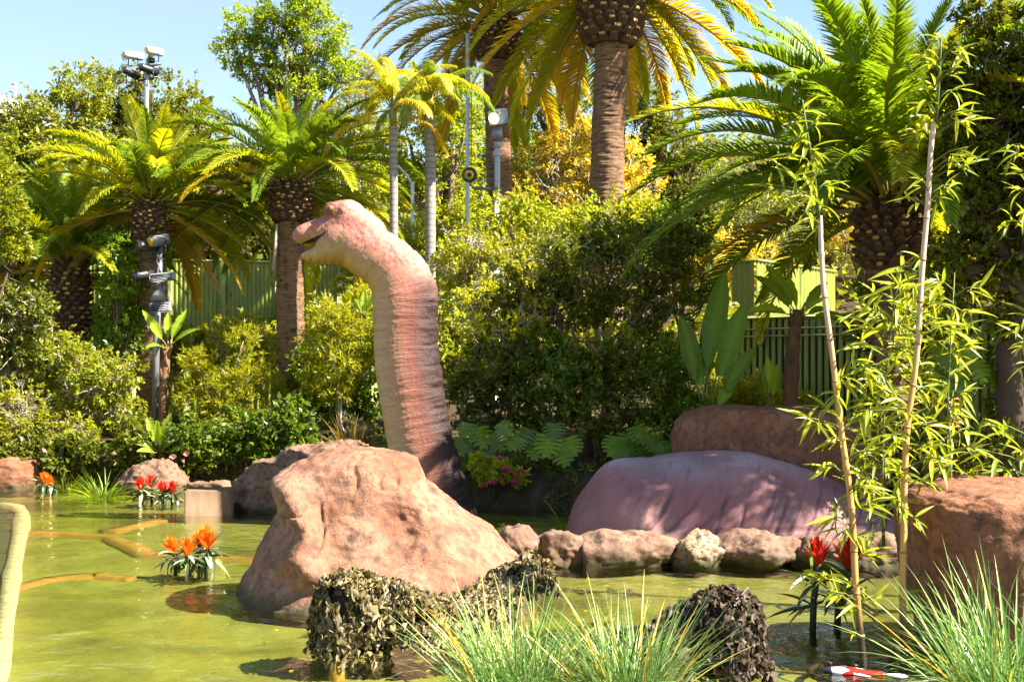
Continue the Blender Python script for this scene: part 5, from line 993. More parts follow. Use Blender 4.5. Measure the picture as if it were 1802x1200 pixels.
# ------------------------------------------------------------------ bromeliads
m, t, o = mat('orange_petal'); oi = N(t, 'ObjectInfo').outputs['Random']; tn = attr(t, 'tint').outputs['Fac']
def petal(name, c0, c1):
    m, t, o = mat(name); col = mixc(t, attr(t, 'tint').outputs['Fac'], c0, c1); d = N(t, 'BsdfDiffuse'); t.links.new(col, d.inputs[0]); tl = N(t, 'BsdfTranslucent'); t.links.new(col, tl.inputs[0])
    ms = N(t, 'MixShader'); ms.inputs[0].default_value = .4; t.links.new(d.outputs[0], ms.inputs[1]); t.links.new(tl.outputs[0], ms.inputs[2]); t.links.new(ms.outputs[0], o.inputs[0]); return m
P_or = petal('orange_petal', (.75, .10, .008), (.80, .28, .02)); P_red = petal('red_petal', (.70, .02, .012), (.75, .07, .03))
G_brom = leafmat('bromeliad_leaf', (.02, .035, .018), (.09, .12, .075), .2, gl=.035, rough=.3)
G_bromS = leafmat('bromeliad_leaf_silver', (.20, .24, .20), (.42, .46, .40), .2, gl=.035, rough=.3)
BL = [blade_mesh('leaf', G_brom, 1, .20, a, .3, 6, seed=k, tint=.4) for k, a in enumerate((.3, .8, 1.2))] + [blade_mesh('leaf', G_bromS, 1, .18, .5, .3, 6, seed=4, tint=.5)]
def flower(name, m, seed):
    r = np.random.default_rng(seed); mb = MB()
    for k in range(44):
        az = k * 2.4; f = k / 44; el = R(88 - 40 * f + r.uniform(-6, 6)); d = np.array((math.cos(az) * math.cos(el), math.sin(az) * math.cos(el), math.sin(el))); sd_ = np.array((-math.sin(az), math.cos(az), 0)); up = np.cross(d, sd_)
        b = np.array((math.cos(az), math.sin(az), 0)) * .03 + (0, 0, .25 * (1 - f)); ln = r.uniform(.62, .95) * (.8 + .2 * f); w = .10
        mb.add(np.array([b - sd_ * w * .4, b + sd_ * w * .4, b + d * ln * .55 + sd_ * w + up * .03, b + d * ln * .55 - sd_ * w + up * .03, b + d * ln - up * .05 * (1 if k % 2 else -1)]), [[(0, 1, 2, 3)], [(3, 2, 4)]], 0, r.uniform(0, 1))
    return mb.mesh(name, m)
FLO = {'o': [flower('flower', P_or, k) for k in range(3)], 'r': [flower('flower', P_red, k + 5) for k in range(3)]}
M_dstem = simple('dark_stem', (.035, .038, .018), .5, var=.4)
def brom(label, px, pyw, hpy, spx, Y, col, seed, group, lean=0.0, leaf=1.0):
    """px base, pyw water line, hpy where the flower starts, spx flower height px"""
    r = np.random.default_rng(seed); s = Y / F; b = W(px, pyw, Y); h = W(px + lean, hpy, Y); root = thing('bromeliad', label, 'bromeliad', (b[0], Y, -.1), group)
    mb = MB(); mb.tube([(b[0], Y, -.3), (b[0] + (h[0] - b[0]) * .3, Y, h[2] * .5), h], [.09 * spx * s, .085 * spx * s, .07 * spx * s], 8); put('stem', mb.mesh('stem', M_dstem, True), root)
    for q in range(22):
        az = q * 2.4 + r.uniform(-.3, .3); el = R(r.uniform(-35, 50)); d = Vector((math.cos(az) * math.cos(el), math.sin(az) * math.cos(el), math.sin(el))); f = r.uniform(.35, 1.0); p_ = b + (h - b) * f; p_ = p_ * 1.0; p_[2] = max(.04, h[2] * f)
        inst('leaf', BL[r.choice([0, 1, 2, 3], p=[.3, .3, .15, .25])], root, frame(p_, d, (0, 0, 1), spx * s * r.uniform(.7, 1.15) * leaf))
    inst('flower', FLO[col][seed % 3], root, Matrix.Translation(h - np.array((0, 0, .02))) @ Matrix.Rotation(r.uniform(0, 6), 4, 'Z') @ Matrix.Rotation(r.uniform(-.4, .4), 4, 'X') @ Matrix.Scale(spx * s * r.uniform(.8, 1.1), 4))
go, gr_, gf = 'orange bromeliads in the near pond', 'red bromeliads on the far water', 'red bromeliads behind the bamboo canes'
brom('leftmost orange bromeliad of the near four', 309, 1000, 972, 44, 14.6, 'o', 1, go)
brom('front orange bromeliad, second from the left of the near four', 331, 1004, 976, 42, 14.3, 'o', 2, go)
brom('orange bromeliad third from the left of the near four', 351, 998, 962, 42, 14.7, 'o', 3, go)
brom('rightmost orange bromeliad of the near four, with a long pale leaf', 362, 1000, 964, 44, 14.5, 'o', 4, go, lean=4, leaf=1.2)
brom('red bromeliad left of the other red ones on the far water', 250, 880, 860, 32, 21.8, 'r', 5, gr_)
brom('tallest red bromeliad in the middle on the far water', 267, 879, 857, 32, 22.0, 'r', 6, gr_)
brom('red bromeliad right of the other red ones on the far water', 289, 882, 866, 31, 21.6, 'r', 7, gr_)
brom('low red bromeliad nearest the concrete block', 303, 882, 866, 30, 21.6, 'r', 8, gr_)
brom('orange bromeliad by the squared tan rock, left one', 78, 862, 850, 25, 23.6, 'o', 9, 'orange bromeliads on the far water')
brom('orange bromeliad by the squared tan rock, right one', 91, 866, 854, 25, 23.2, 'o', 10, 'orange bromeliads on the far water')
brom('large red bromeliad left of the front bamboo cane', 1428, 1110, 992, 70, 11.2, 'r', 11, gf, lean=14, leaf=1.1)
brom('large red bromeliad half hidden by the front bamboo cane', 1470, 1110, 1000, 72, 11.5, 'r', 12, gf, lean=22, leaf=1.1)

# ------------------------------------------------------------------ bamboo
BB = [blade_mesh('leaf', G_bamboo, 1, .145, a, .35, 6, ((0, .15), (.12, .7), (.35, 1), (.65, .72), (.88, .3), (1, .02)), 0, k, 3, tn) for k, (a, tn) in enumerate([(.1, .2), (.3, .6), (.5, .9), (.8, .5), (.2, 1.0), (.45, .35)])]
m, t, o = mat('bamboo_cane'); sx = N(t, 'SeparateXYZ'); t.links.new(N(t, 'NewGeometry').outputs['Position'], sx.inputs[0]); mr = N(t, 'MapRange'); mr.inputs['From Min'].default_value = .25; mr.inputs['From Max'].default_value = .62; t.links.new(sx.outputs['Z'], mr.inputs['Value'])
cc = mixc(t, noise(t, 3.5, 5, objco(t, (1, 1, .35))), (.42, .20, .045), (.56, .33, .12)); mr2 = N(t, 'MapRange'); mr2.inputs['From Min'].default_value = 2.2; mr2.inputs['From Max'].default_value = 3.0; t.links.new(sx.outputs['Z'], mr2.inputs['Value'])
cc = mixc(t, mr2.outputs[0], cc, (.50, .36, .27)); cc = mixc(t, mr.outputs[0], (.035, .026, .016), cc); principled(t, o, cc, .42, bump(t, noise(t, 30, 4, objco(t, (1, 1, .1))), .3, .004), .4); M_cane = m
M_node = simple('bamboo_joint', (.30, .17, .07), .6, var=.3)
M_gstem = simple('green_stem', (.10, .13, .03), .5, var=.3)
def bamboo(label, cane, Y, rpx, sprays, seed, topstem=None, base=None):
    r = np.random.default_rng(seed); s = Y / F; root = thing('bamboo', label, 'bamboo', (W(base[0], 0, Y)[0], Y, -.2), 'artificial bamboo standing in the pond')
    if cane:
        P = [W(*q, Y) for q in cane]; P = np.array(P); L_ = np.concatenate(([0], np.cumsum(np.linalg.norm(np.diff(P, axis=0), axis=1)))); u = np.linspace(0, L_[-1], 140); C_ = np.stack([np.interp(u, L_, P[:, k]) for k in range(3)], 1)
        C_[:, 0] += .012 * np.sin(u * 2.3 + seed) + .006 * np.sin(u * 5.1); f = u / L_[-1]; rad = rpx * s * (1.05 - .35 * f); nd = (u % .34) / .34; ri = rad * (1 + .30 * np.exp(-((nd - .5) / .03) ** 2) - .05 * np.exp(-((nd - .57) / .03) ** 2))
        mb = MB(); mb.tube(C_, ri, 12); put('cane', mb.mesh('cane', M_cane, True), root)
        for un in np.arange(.17, L_[-1], .34):                     # joint rings
            q = np.stack([np.interp(un + np.array((-.012, 0, .012)), u, C_[:, k]) for k in range(3)], 1); rr = np.interp(un, u, rad)
            mb = MB(); mb.tube(q, [rr * 1.05, rr * 1.22, rr * 1.05], 12); put('node', mb.mesh('node', M_node, True), root)
    if topstem:
        P = np.array([W(*q, Y - .02) for q in topstem]); mb = MB(); mb.tube(P, np.linspace(3.2, 1.0, len(P)) * s, 6); put('stem', mb.mesh('stem', M_gstem, True), root)
    tot = 0; anchor = np.array([W(*q, Y) for q in (topstem or []) + (cane or [])])
    tw = MB()
    for sp in sprays:
        px, py, n, size = sp[:4]; dy = r.uniform(-.22, .22); p = W(px, py, Y); p[1] += dy
        k = np.argmin(np.abs(anchor[:, 2] - (p[2] - .10)) + .4 * np.abs(anchor[:, 0] - p[0])) if len(anchor) else 0
        cz = p[2] - .05 - abs(p[0] - np.interp(p[2], np.sort(anchor[:, 2]), anchor[np.argsort(anchor[:, 2]), 0])) * .25
        ax_ = np.interp(cz, np.sort(anchor[:, 2]), anchor[np.argsort(anchor[:, 2]), 0]); st = np.array((ax_, Y, cz))
        tw.tube([st, (st + p) / 2 + (0, 0, .03), p], np.array((1.7, 1.3, .9)) * s, 5)
        sdx = 1 if p[0] >= ax_ else -1
        for q in range(n + (1 if len(sprays) < 45 else 0)):
            tot += 1
            if tot > 298: break
            az = r.uniform(-2.0, 2.0); el = r.normal(.12, .5); d = Vector((sdx * math.cos(az) * math.cos(el), math.sin(az) * math.cos(el) - .15, math.sin(el))); d = d + Vector((0, 0, -.12))
            up = Vector((r.uniform(-.5, .5), -.55 + r.uniform(-.4, .4), .8)); o_ = p + (st - p) * r.uniform(0, .5) + r.normal(size=3) * .012
            inst('leaf', BB[r.integers(len(BB))], root, frame(o_, d, up, size * s * r.uniform(.62, 1.08)))
    put('twigs', tw.mesh('twigs', M_gstem, True), root, kind='stuff')
    return root
bamboo('front leaning bamboo cane with leaf sprays, left of the upright one', [(1521, 1230), (1520, 1160), (1511, 1060), (1498, 930), (1485, 800), (1467, 640), (1452, 500), (1441, 380)], 10.0, 6.3,
       [(1420, 185, 5, 55), (1410, 205, 5, 60), (1440, 215, 4, 50), (1395, 245, 6, 60), (1430, 260, 6, 60), (1400, 280, 6, 60), (1355, 318, 7, 55), (1345, 330, 5, 50), (1385, 310, 6, 60), (1430, 310, 6, 60), (1465, 320, 6, 55), (1420, 345, 7, 60), (1455, 360, 5, 55), (1375, 355, 6, 55), (1400, 375, 5, 50),
        (1440, 395, 3, 45), (1520, 600, 7, 62), (1490, 560, 5, 55), (1540, 640, 6, 62), (1500, 660, 6, 60), (1470, 690, 6, 60), (1520, 720, 7, 64), (1440, 715, 6, 62), (1420, 735, 6, 60), (1400, 730, 5, 55), (1480, 770, 6, 60), (1530, 790, 7, 62), (1460, 820, 6, 58), (1510, 850, 6, 60), (1540, 880, 6, 60),
        (1455, 905, 7, 58), (1480, 925, 6, 58), (1520, 940, 6, 60), (1530, 975, 6, 58), (1430, 1010, 8, 58), (1455, 1035, 6, 55), (1410, 1000, 5, 55), (1500, 1030, 6, 60), (1540, 1050, 7, 58), (1490, 1060, 6, 50), (1500, 1110, 4, 45)], 4, [(1441, 385), (1432, 300), (1420, 230), (1412, 175)], (1521, 1170))
bamboo('upright bamboo cane with leaf sprays, its foot by a dark stub', [(1582, 1230), (1585, 1160), (1590, 1000), (1593, 860), (1600, 740), (1612, 600), (1625, 440), (1638, 300), (1647, 215)], 10.15, 6.3,
       [(1655, 65, 5, 55), (1640, 95, 5, 55), (1680, 90, 4, 55), (1630, 115, 6, 55), (1670, 130, 6, 60), (1650, 150, 5, 55), (1690, 155, 5, 50), (1615, 185, 6, 58), (1640, 195, 6, 58), (1680, 200, 7, 58), (1710, 210, 5, 52), (1625, 225, 5, 52), (1690, 265, 6, 58), (1670, 285, 6, 55), (1705, 290, 5, 52), (1690, 320, 5, 52), (1605, 320, 5, 55), (1600, 345, 5, 50), (1670, 340, 4, 50),
        (1590, 465, 6, 62), (1620, 450, 5, 55), (1560, 500, 6, 62), (1600, 500, 7, 62), (1570, 540, 6, 62), (1640, 530, 6, 60), (1550, 560, 6, 62), (1610, 560, 6, 58), (1650, 560, 5, 55), (1700, 565, 7, 60), (1590, 610, 6, 60), (1560, 690, 7, 64), (1640, 680, 6, 60), (1590, 720, 6, 60), (1650, 740, 6, 62), (1560, 760, 6, 62), (1620, 780, 6, 62), (1650, 800, 6, 60), (1580, 830, 7, 60), (1630, 840, 6, 58), (1570, 880, 6, 58), (1600, 905, 5, 55), (1610, 1050, 4, 40)], 7, [(1647, 215), (1652, 150), (1655, 100), (1657, 60)], (1585, 1165))
bamboo('bushy bamboo shoot without a thick cane, filling the space between the two canes', None, 10.6, 5,
       [(1530 + 60 * math.sin(k * 2.1) * (1 - .2 * (k % 3)) + k * 1.2, 880 - k * 10.5, 7, 56) for k in range(40)], 12, [(1555, 960), (1552, 860), (1556, 700), (1570, 560), (1590, 450)], (1555, 1150))
bamboo('second bushy bamboo shoot, low and right of the upright cane', None, 10.9, 5,
       [(1672 + 52 * math.sin(k * 2.3 + 1) * (1 - .2 * (k % 3)), 830 - k * 13, 7, 52) for k in range(27)], 15, [(1672, 960), (1674, 860), (1668, 700), (1680, 480)], (1672, 1150))
bamboo('bamboo at the right picture edge, its cane outside the view', [(1830, 1230), (1825, 900), (1818, 600), (1812, 400), (1808, 240)], 12.3, 6.5,
       [(1790, 250, 6, 55), (1775, 270, 5, 50), (1795, 300, 6, 52), (1800, 330, 5, 52), (1780, 385, 6, 55), (1795, 370, 6, 52), (1800, 550, 6, 55), (1775, 570, 6, 55), (1790, 600, 6, 55), (1800, 640, 5, 52), (1730, 740, 6, 55), (1760, 760, 7, 58), (1720, 790, 6, 55), (1790, 790, 7, 58), (1750, 820, 7, 58), (1790, 840, 6, 55), (1710, 840, 6, 52), (1740, 855, 5, 52)], 9, None, (1830, 1200))
M_stub2 = simple('dark_bamboo', (.045, .028, .016), .45, var=.4, scale=12)
for px, py0, py1, rp, lb, Y in [(1577, 1215, 1127, 7, 'short dark bamboo stub at the foot of the upright cane', 10.05), (1567, 1215, 1150, 5, 'shortest dark bamboo stub, left of the other stub', 10.1)]:
    a, b = W(px, py1, Y), W(px, py0, Y); mb = MB(); mb.tube([(a[0], Y, -.35), (a[0], Y, a[2] * .5), a], [rp * Y / F] * 3, 12); single('bamboo_stub', mb.mesh('bamboo_stub', M_stub2, True), lb, 'bamboo')

# sunken ring with a red and white plastic float
M_red = simple('red_plastic', (.6, .015, .01), .3, var=.2, spec=.5); M_wht = simple('white_plastic', (.62, .66, .75), .3, var=.12, spec=.5)
c = WZ(1565, 1178); rg = thing('planter_ring', 'dark sunken planter ring round the bamboo feet', 'ring', c)
a = np.linspace(0, 2 * np.pi, 41); mb = MB(); mb.tube(np.stack((c[0] + .62 * np.cos(a), c[1] + .42 * np.sin(a), -.032 + 0 * a), 1), .026, 8, cap=False); put('rim', mb.mesh('rim', M_stub2, True), rg)
mb = MB(); mb.tube(np.stack((c[0] + .45 * np.cos(a), c[1] + .28 * np.sin(a), -.03 + 0 * a), 1), .02, 8, cap=False); put('inner_rim', mb.mesh('inner_rim', M_black, True), rg)
m, t, o = mat('mottled_fish'); v = objco(t); vo = N(t, 'TexVoronoi'); vo.inputs['Scale'].default_value = 9; t.links.new(v, vo.inputs['Vector']); sp = N(t, 'SeparateColor'); t.links.new(vo.outputs['Color'], sp.inputs[0])
c0 = ramp(t, sp.outputs[0], [(0.0, (.62, .02, .012)), (.50, (.62, .02, .012)), (.53, (.60, .64, .74)), (.80, (.60, .64, .74)), (.83, (.02, .02, .03))]); principled(t, o, c0, .25, None, .5); M_fish = m
c = WZ(1490, 1181); fl = thing('fish_figure', 'mottled red, white and black fish figure lying in the water before the bamboo', 'fish', (*c[:2], 0))
p0, p2 = WZ(1444, 1180), WZ(1560, 1187); q = np.linspace(0, 1, 16); V, Fs = tube(p0 + (p2 - p0) * q[:, None], np.interp(q, [0, .06, .25, .5, .8, 1], [.02, .055, .085, .08, .045, .02]), 14); V[:, 2] = V[:, 2] * .42 + .008
mb = MB(); mb.add(V, Fs); put('body', mb.mesh('body', M_fish, True), fl)
p3, p4 = WZ(1556, 1187), WZ(1598, 1192); mb = MB(); V, Fs = tube(p3 + (p4 - p3) * np.linspace(0, 1, 6)[:, None], [.02, .03, .045, .055, .05, .01], 10); V[:, 2] = V[:, 2] * .2 + .008; mb.add(V, Fs); put('tail', mb.mesh('tail', M_wht, True), fl)
mb = MB(); d_ = (p2 - p0) / np.linalg.norm(p2 - p0); k0 = p0 + (p2 - p0) * .35; V, Fs = tube(np.array([k0, k0 + d_ * .10 + (0, -.07, 0), k0 + d_ * .17 + (0, -.12, 0)]), [.025, .03, .006], 8); V[:, 2] = V[:, 2] * .25 + .006; mb.add(V, Fs); put('fin', mb.mesh('fin', M_wht, True), fl)

# ------------------------------------------------------------------ camouflage nets
def camo(name, cs, rough=.6):
    m, t, o = mat(name); c = ramp(t, attr(t, 'tint').outputs['Fac'], [(i / (len(cs) - 1), q) for i, q in enumerate(cs)]); d = N(t, 'BsdfDiffuse'); t.links.new(c, d.inputs[0]); tl = N(t, 'BsdfTranslucent'); t.links.new(c, tl.inputs[0])
    ms = N(t, 'MixShader'); ms.inputs[0].default_value = .25; t.links.new(d.outputs[0], ms.inputs[1]); t.links.new(tl.outputs[0], ms.inputs[2]); g = N(t, 'BsdfGlossy'); g.inputs['Roughness'].default_value = .4; m2 = N(t, 'MixShader'); m2.inputs[0].default_value = .015
    t.links.new(ms.outputs[0], m2.inputs[1]); t.links.new(g.outputs[0], m2.inputs[2]); t.links.new(m2.outputs[0], o.inputs[0]); return m
K_tan = camo('camouflage_tan', [(.04, .03, .009), (.12, .085, .024), (.22, .165, .06), (.31, .265, .16), (.09, .072, .026)])
K_drk = camo('camouflage_dark', [(.016, .011, .006), (.05, .033, .018), (.10, .066, .040), (.17, .13, .095), (.035, .028, .015)])
M_netshade = simple('net_shade_sheet', (.030, .024, .012), .9, var=.3); M_post = simple('ochre_post', (.34, .20, .03), .7, var=.35, scale=6, bs=.3)  # dark net sheet colour: the shade inside the netting, painted near black
def patches(mb, P, Nn, size, r, m=0):
    kp = fbm(P * 9 + 3, 3) > -.16; P = P[kp]; Nn = Nn[kp]; n = len(P); T = unit(np.cross(Nn, np.array((1.0, 0, 0)) + .45 * r.normal(size=(n, 3)))); B_ = np.cross(Nn, T); tint = np.repeat(r.random(n), 6); out = []
    a = np.linspace(0, 2 * np.pi, 6, endpoint=False); rad = size * r.uniform(.4, 1.25, (n, 6)); rad[:, ::2] *= .6
    V = P[:, None] + (1.9 * rad * np.cos(a))[..., None] * T[:, None] + (rad * np.sin(a))[..., None] * B_[:, None] + (np.abs(r.normal(size=(n, 6))) * size * .7)[..., None] * Nn[:, None]
    i = np.arange(n)[:, None] * 6; mb.add(V.reshape(-1, 3), [np.concatenate((i + np.array((0, 1, 2, 3)), i + np.array((0, 3, 4, 5))), 0)], m, tint)
def net_lump(mb, bb, cx, cy, wx, wy, z0, z1, n, r, size=.042, hang=.15):
    a = r.uniform(0, 2 * np.pi, n); f = r.random(n) ** .9; u = np.where(f < .74, f / .74, 1.0); top = f >= .74; cap = np.where(top, np.sqrt((f - .74) / .26), 1.0)
    R_ = 1 + .13 * np.sin(a * 5 + cx) * (1 - .6 * u) + .18 * (1 - u) * np.sin(a * 2 + 2) + .10 * np.sin(a * 3 + 1) + .08 * vnoise(np.stack((np.cos(a) * 2, np.sin(a) * 2, u * 3), 1)); sh = np.where(top, cap, 1 - .16 * u ** 3)
    z = np.where(top, z1 - (z1 - z0) * .14 * cap ** 2, z0 + (z1 - z0) * (.86 * u)); sh = np.where(top, cap * .84, sh)
    P = np.stack((cx + wx * R_ * sh * np.cos(a), cy + wy * R_ * sh * np.sin(a), z), 1); Nn = unit(np.stack((np.cos(a) * np.where(top, .35, 1), np.sin(a) * np.where(top, .35, 1), np.where(top, 1.0, .25)), 1) + r.normal(size=(n, 3)) * .34)
    patches(mb, P + Nn * r.uniform(-.04, .04, (n, 1)), Nn, size, r)
    zz = np.linspace(z0 + hang, z1 - .02, 9); bb.tube(np.stack((np.full(9, cx), np.full(9, cy), zz), 1), np.interp(np.linspace(0, 1, 9), [0, .8, 1], [1, .95, .45]) * min(wx, wy) * .80, 14)  # added dark core in the lump, standing in for its inner shade
def net_sheet(mb, bb, top, bot, n, r, size=.040, seed=0, back=True):
    """sheet between a top edge and a bottom edge, both world polylines"""
    top = np.array(top); bot = np.array(bot); k = len(top); u = r.random(n) * (k - 1); v = r.random(n) ** .85; i = np.minimum(u.astype(int), k - 2); f = (u - i)[:, None]
    P = (top[i] * (1 - f) + top[i + 1] * f) * (1 - v[:, None]) + (bot[i] * (1 - f) + bot[i + 1] * f) * v[:, None]; P[:, 1] += .05 * np.sin(u * 3.3) * v + r.uniform(-.05, .05, n)
    Nn = unit(np.array((0, -.8, .5)) + r.normal(size=(n, 3)) * .5); P[:, 2] = np.maximum(P[:, 2], .0); patches(mb, P, Nn, size, r)
    if back:  # added dark sheet behind the netting, in place of the shade there
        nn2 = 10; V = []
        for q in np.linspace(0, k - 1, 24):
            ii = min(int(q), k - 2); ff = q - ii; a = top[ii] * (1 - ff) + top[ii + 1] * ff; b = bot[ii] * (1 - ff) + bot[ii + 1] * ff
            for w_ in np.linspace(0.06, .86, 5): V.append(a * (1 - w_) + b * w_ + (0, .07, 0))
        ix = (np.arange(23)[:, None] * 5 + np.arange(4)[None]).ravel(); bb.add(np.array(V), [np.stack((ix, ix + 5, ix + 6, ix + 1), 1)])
r = np.random.default_rng(5)
root = thing('camouflage_net', 'tan and olive camouflage net draped over a post before the huge red rock', 'net', W(615, 1150, 10.15)); mb = MB(); bb = MB()
c = W(617, 0, 10.15); net_lump(mb, bb, c[0], 10.15, .28, .27, -.01, .68, 2900, r, .031)
net_sheet(mb, bb, [W(640, 1015, 10.15), W(700, 1032, 10.15), W(765, 1062, 10.2), W(830, 1075, 10.35), W(900, 1050, 10.6)], [W(650, 1160, 9.95), W(720, 1140, 9.9), W(790, 1150, 9.95), W(850, 1170, 10.0), W(920, 1175, 10.1)], 3800, r, .026)
net_sheet(mb, bb, [W(640, 1008, 10.45), W(700, 1022, 10.5), W(765, 1048, 10.6), W(830, 1055, 10.8), W(900, 1030, 11.0)], [W(640, 1018, 10.1), W(700, 1036, 10.1), W(765, 1066, 10.15), W(830, 1078, 10.3), W(900, 1054, 10.55)], 1700, r, .027, back=False)
net_sheet(mb, bb, [W(760, 1060, 10.9), W(800, 1048, 11.1), W(850, 1018, 11.4), W(890, 990, 11.55), W(930, 970, 11.6), W(968, 992, 11.6)], [W(770, 1110, 10.6), W(800, 1105, 10.8), W(850, 1090, 11.0), W(900, 1070, 11.2), W(945, 1050, 11.3), W(985, 1045, 11.3)], 3200, r, .028)
put('netting', mb.mesh('netting', K_tan), root, kind='stuff'); put('dark_backing', bb.mesh('dark_backing', M_netshade, True), root)
p = W(592, 0, 9.9); mb = MB(); mb.tube([(p[0], 9.93, -.4), (p[0], 9.93, .16)], .062, 12); put('post', mb.mesh('post', M_post, True), root)
root = thing('camouflage_net', 'dark brown camouflage net hanging over a post at the bottom right of the middle grass', 'net', W(1272, 1150, 9.5)); mb = MB(); bb = MB()
c = W(1272, 0, 9.5); net_lump(mb, bb, c[0], 9.5, .265, .26, -.02, .66, 3000, r, .030, .1)
net_sheet(mb, bb, [W(1150, 1090, 9.6), W(1190, 1065, 9.6), W(1230, 1060, 9.5)], [W(1140, 1140, 9.5), W(1190, 1130, 9.5), W(1230, 1150, 9.4)], 420, r, .030)
net_sheet(mb, bb, [W(960, 1110, 9.6), W(1030, 1125, 9.5), W(1100, 1105, 9.5), W(1170, 1100, 9.4), W(1215, 1090, 9.4)], [W(960, 1215, 9.1), W(1030, 1215, 9.1), W(1100, 1210, 9.1), W(1170, 1210, 9.1), W(1215, 1210, 9.1)], 950, r, .032, back=False)
put('netting', mb.mesh('netting', K_drk), root, kind='stuff'); put('dark_backing', bb.mesh('dark_backing', M_netshade, True), root)

# ------------------------------------------------------------------ lamps and posts
def can(mb, a, b, r0, r1, m=0, n=14):
    a = np.array(a); b = np.array(b); d = b - a; mb.tube([a, a + d * .08, a + d * .45, a + d * .55, b], [r0 * .8, r0, r0 * .95, r1, r1], n, m)
def yoke(mb, c, w, h, m=0):
    c = np.array(c); mb.tube([c + (-w, 0, 0), c + (-w, 0, -h), c + (w, 0, -h), c + (w, 0, 0)], .02, 5, m)
m, t, o = mat('amber_lens'); principled(t, o, (.62, .40, .03), .2, None, .6); M_amber = m
m, t, o = mat('dark_lens'); principled(t, o, (.03, .03, .04), .1, None, .7); M_dlens = m
m, t, o = mat('lit_lens'); e = N(t, 'Emission'); lw_ = N(t, 'LayerWeight'); lc = N(t, 'TexCoord').outputs['Object']
e.inputs[0].default_value = (1, .62, .18, 1); e.inputs[1].default_value = 1.3; t.links.new(e.outputs[0], o.inputs[0]); M_lit = m
m, t, o = mat('lit_bulb'); e = N(t, 'Emission'); e.inputs[0].default_value = (1, .86, .55, 1); e.inputs[1].default_value = 5; t.links.new(e.outputs[0], o.inputs[0]); M_bulb = m
# mast with four spotlights over the left trees
Y = 40; s = Y / F; p = W(257, 0, Y); gz = ground_at(p[0], Y)
rt = thing('lamp_mast', 'tall pole carrying four spotlights over the left trees', 'lamp post', (p[0], Y, gz))
mb = MB(); mb.tube([(p[0] - .05, Y, gz), W(258, 150, Y), W(260, 104, Y)], [.11, .075, .06], 10); put('pole', mb.mesh('pole', M_lgrey, True), rt)
mb = MB(); mb.tube([W(240, 122, Y), W(283, 113, Y)], .035, 6); mb.tube([W(243, 143, Y), W(278, 136, Y)], .035, 6); mb.tube([W(266, 111, Y), W(266, 103, Y)], .12, 6); mb.tube([W(268, 140, Y), W(266, 210, Y)], .012, 4); put('crossbars', mb.mesh('crossbars', M_black, True), rt)
for (x0, y0, x1, y1), mm, ln, nm in [((225, 101, 248, 99), M_white, M_lgrey, 'pale spotlight'), ((264, 93, 282, 92), M_white, M_amber, 'pale spotlight with an amber lens'), ((224, 127, 241, 134), M_black, M_dlens, 'dark spotlight at the left'), ((252, 122, 275, 127), M_black, M_dlens, 'dark spotlight in the middle')]:
    a, b = W(x0, y0, Y) + (0, -.35, 0), W(x1, y1, Y) + (0, .1, 0); mb = MB(); can(mb, a, b, .125, .13); h = put('spotlight', mb.mesh('spotlight', mm, True), rt, nm)
    d = unit(a - b); mb = MB(); mb.tube([a + d * .004, a + d * .02], [.105, .1], 14); put('lens', mb.mesh('lens', ln, True), h); mb = MB(); yoke(mb, (a + b) / 2, .15, .32); put('yoke', mb.mesh('yoke', M_black, True), h)
# lower lamp post with theatre lights and speakers
Y = 25.9; p = W(272, 0, Y); gz = ground_at(p[0], Y)
rt = thing('lamp_post', 'dark leaning post with theatre lights and two grey box speakers behind the young banana plant', 'lamp post', (p[0], Y, gz))
mb = MB(); mb.tube([(p[0], Y, gz), W(275, 600, Y), W(283, 430, Y)], [.075, .07, .05], 10); put('pole', mb.mesh('pole', M_grey, True), rt)
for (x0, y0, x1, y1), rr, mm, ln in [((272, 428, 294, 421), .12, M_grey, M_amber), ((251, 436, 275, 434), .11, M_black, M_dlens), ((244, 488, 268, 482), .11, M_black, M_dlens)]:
    a, b = W(x0, y0, Y) + (0, -.3, 0), W(x1, y1, Y); mb = MB(); can(mb, a, b, rr, rr * .95); h = put('spotlight', mb.mesh('spotlight', mm, True), rt); d = unit(a - b)
    mb = MB(); mb.tube([a + d * .004, a + d * .02], [rr * .8, rr * .75], 14); put('lens', mb.mesh('lens', ln, True), h); mb = MB(); yoke(mb, (a + b) / 2, rr * 1.15, .26); put('yoke', mb.mesh('yoke', M_black, True), h)
for (x, y, w, hh, tl) in [(286, 488, .48, .17, .13), (283, 541, .42, .20, .1)]:
    c = W(x, y, Y - .25); mb = MB(); mb.box(c, (w, .16, hh), Matrix.Rotation(-tl, 3, 'Y') @ Matrix.Rotation(.25, 3, 'Z'), bev=.02); h = put('speaker', mb.mesh('speaker', M_grey), rt)
    mb = MB()
    for k in range(5): mb.box(c + (0, -.085, (k - 2) * hh * .17), (w * .9, .012, .012), Matrix.Rotation(-tl, 3, 'Y') @ Matrix.Rotation(.25, 3, 'Z'))
    put('grille', mb.mesh('grille', M_black), h)
mb = MB(); mb.tube([W(284, 500, Y - .05), W(281, 515, Y - .15), W(278, 528, Y - .3)], [.05, .10, .16], 12); put('horn', mb.mesh('horn', M_grey, True), rt)
mb = MB(); mb.tube([W(280, 440, Y), W(276, 460, Y - .1), W(284, 475, Y - .06), W(281, 500, Y)], .012, 5); mb.tube([W(299, 480, Y), W(300, 530, Y), W(295, 545, Y)], .01, 5); put('cable', mb.mesh('cable', M_lgrey, True), rt)
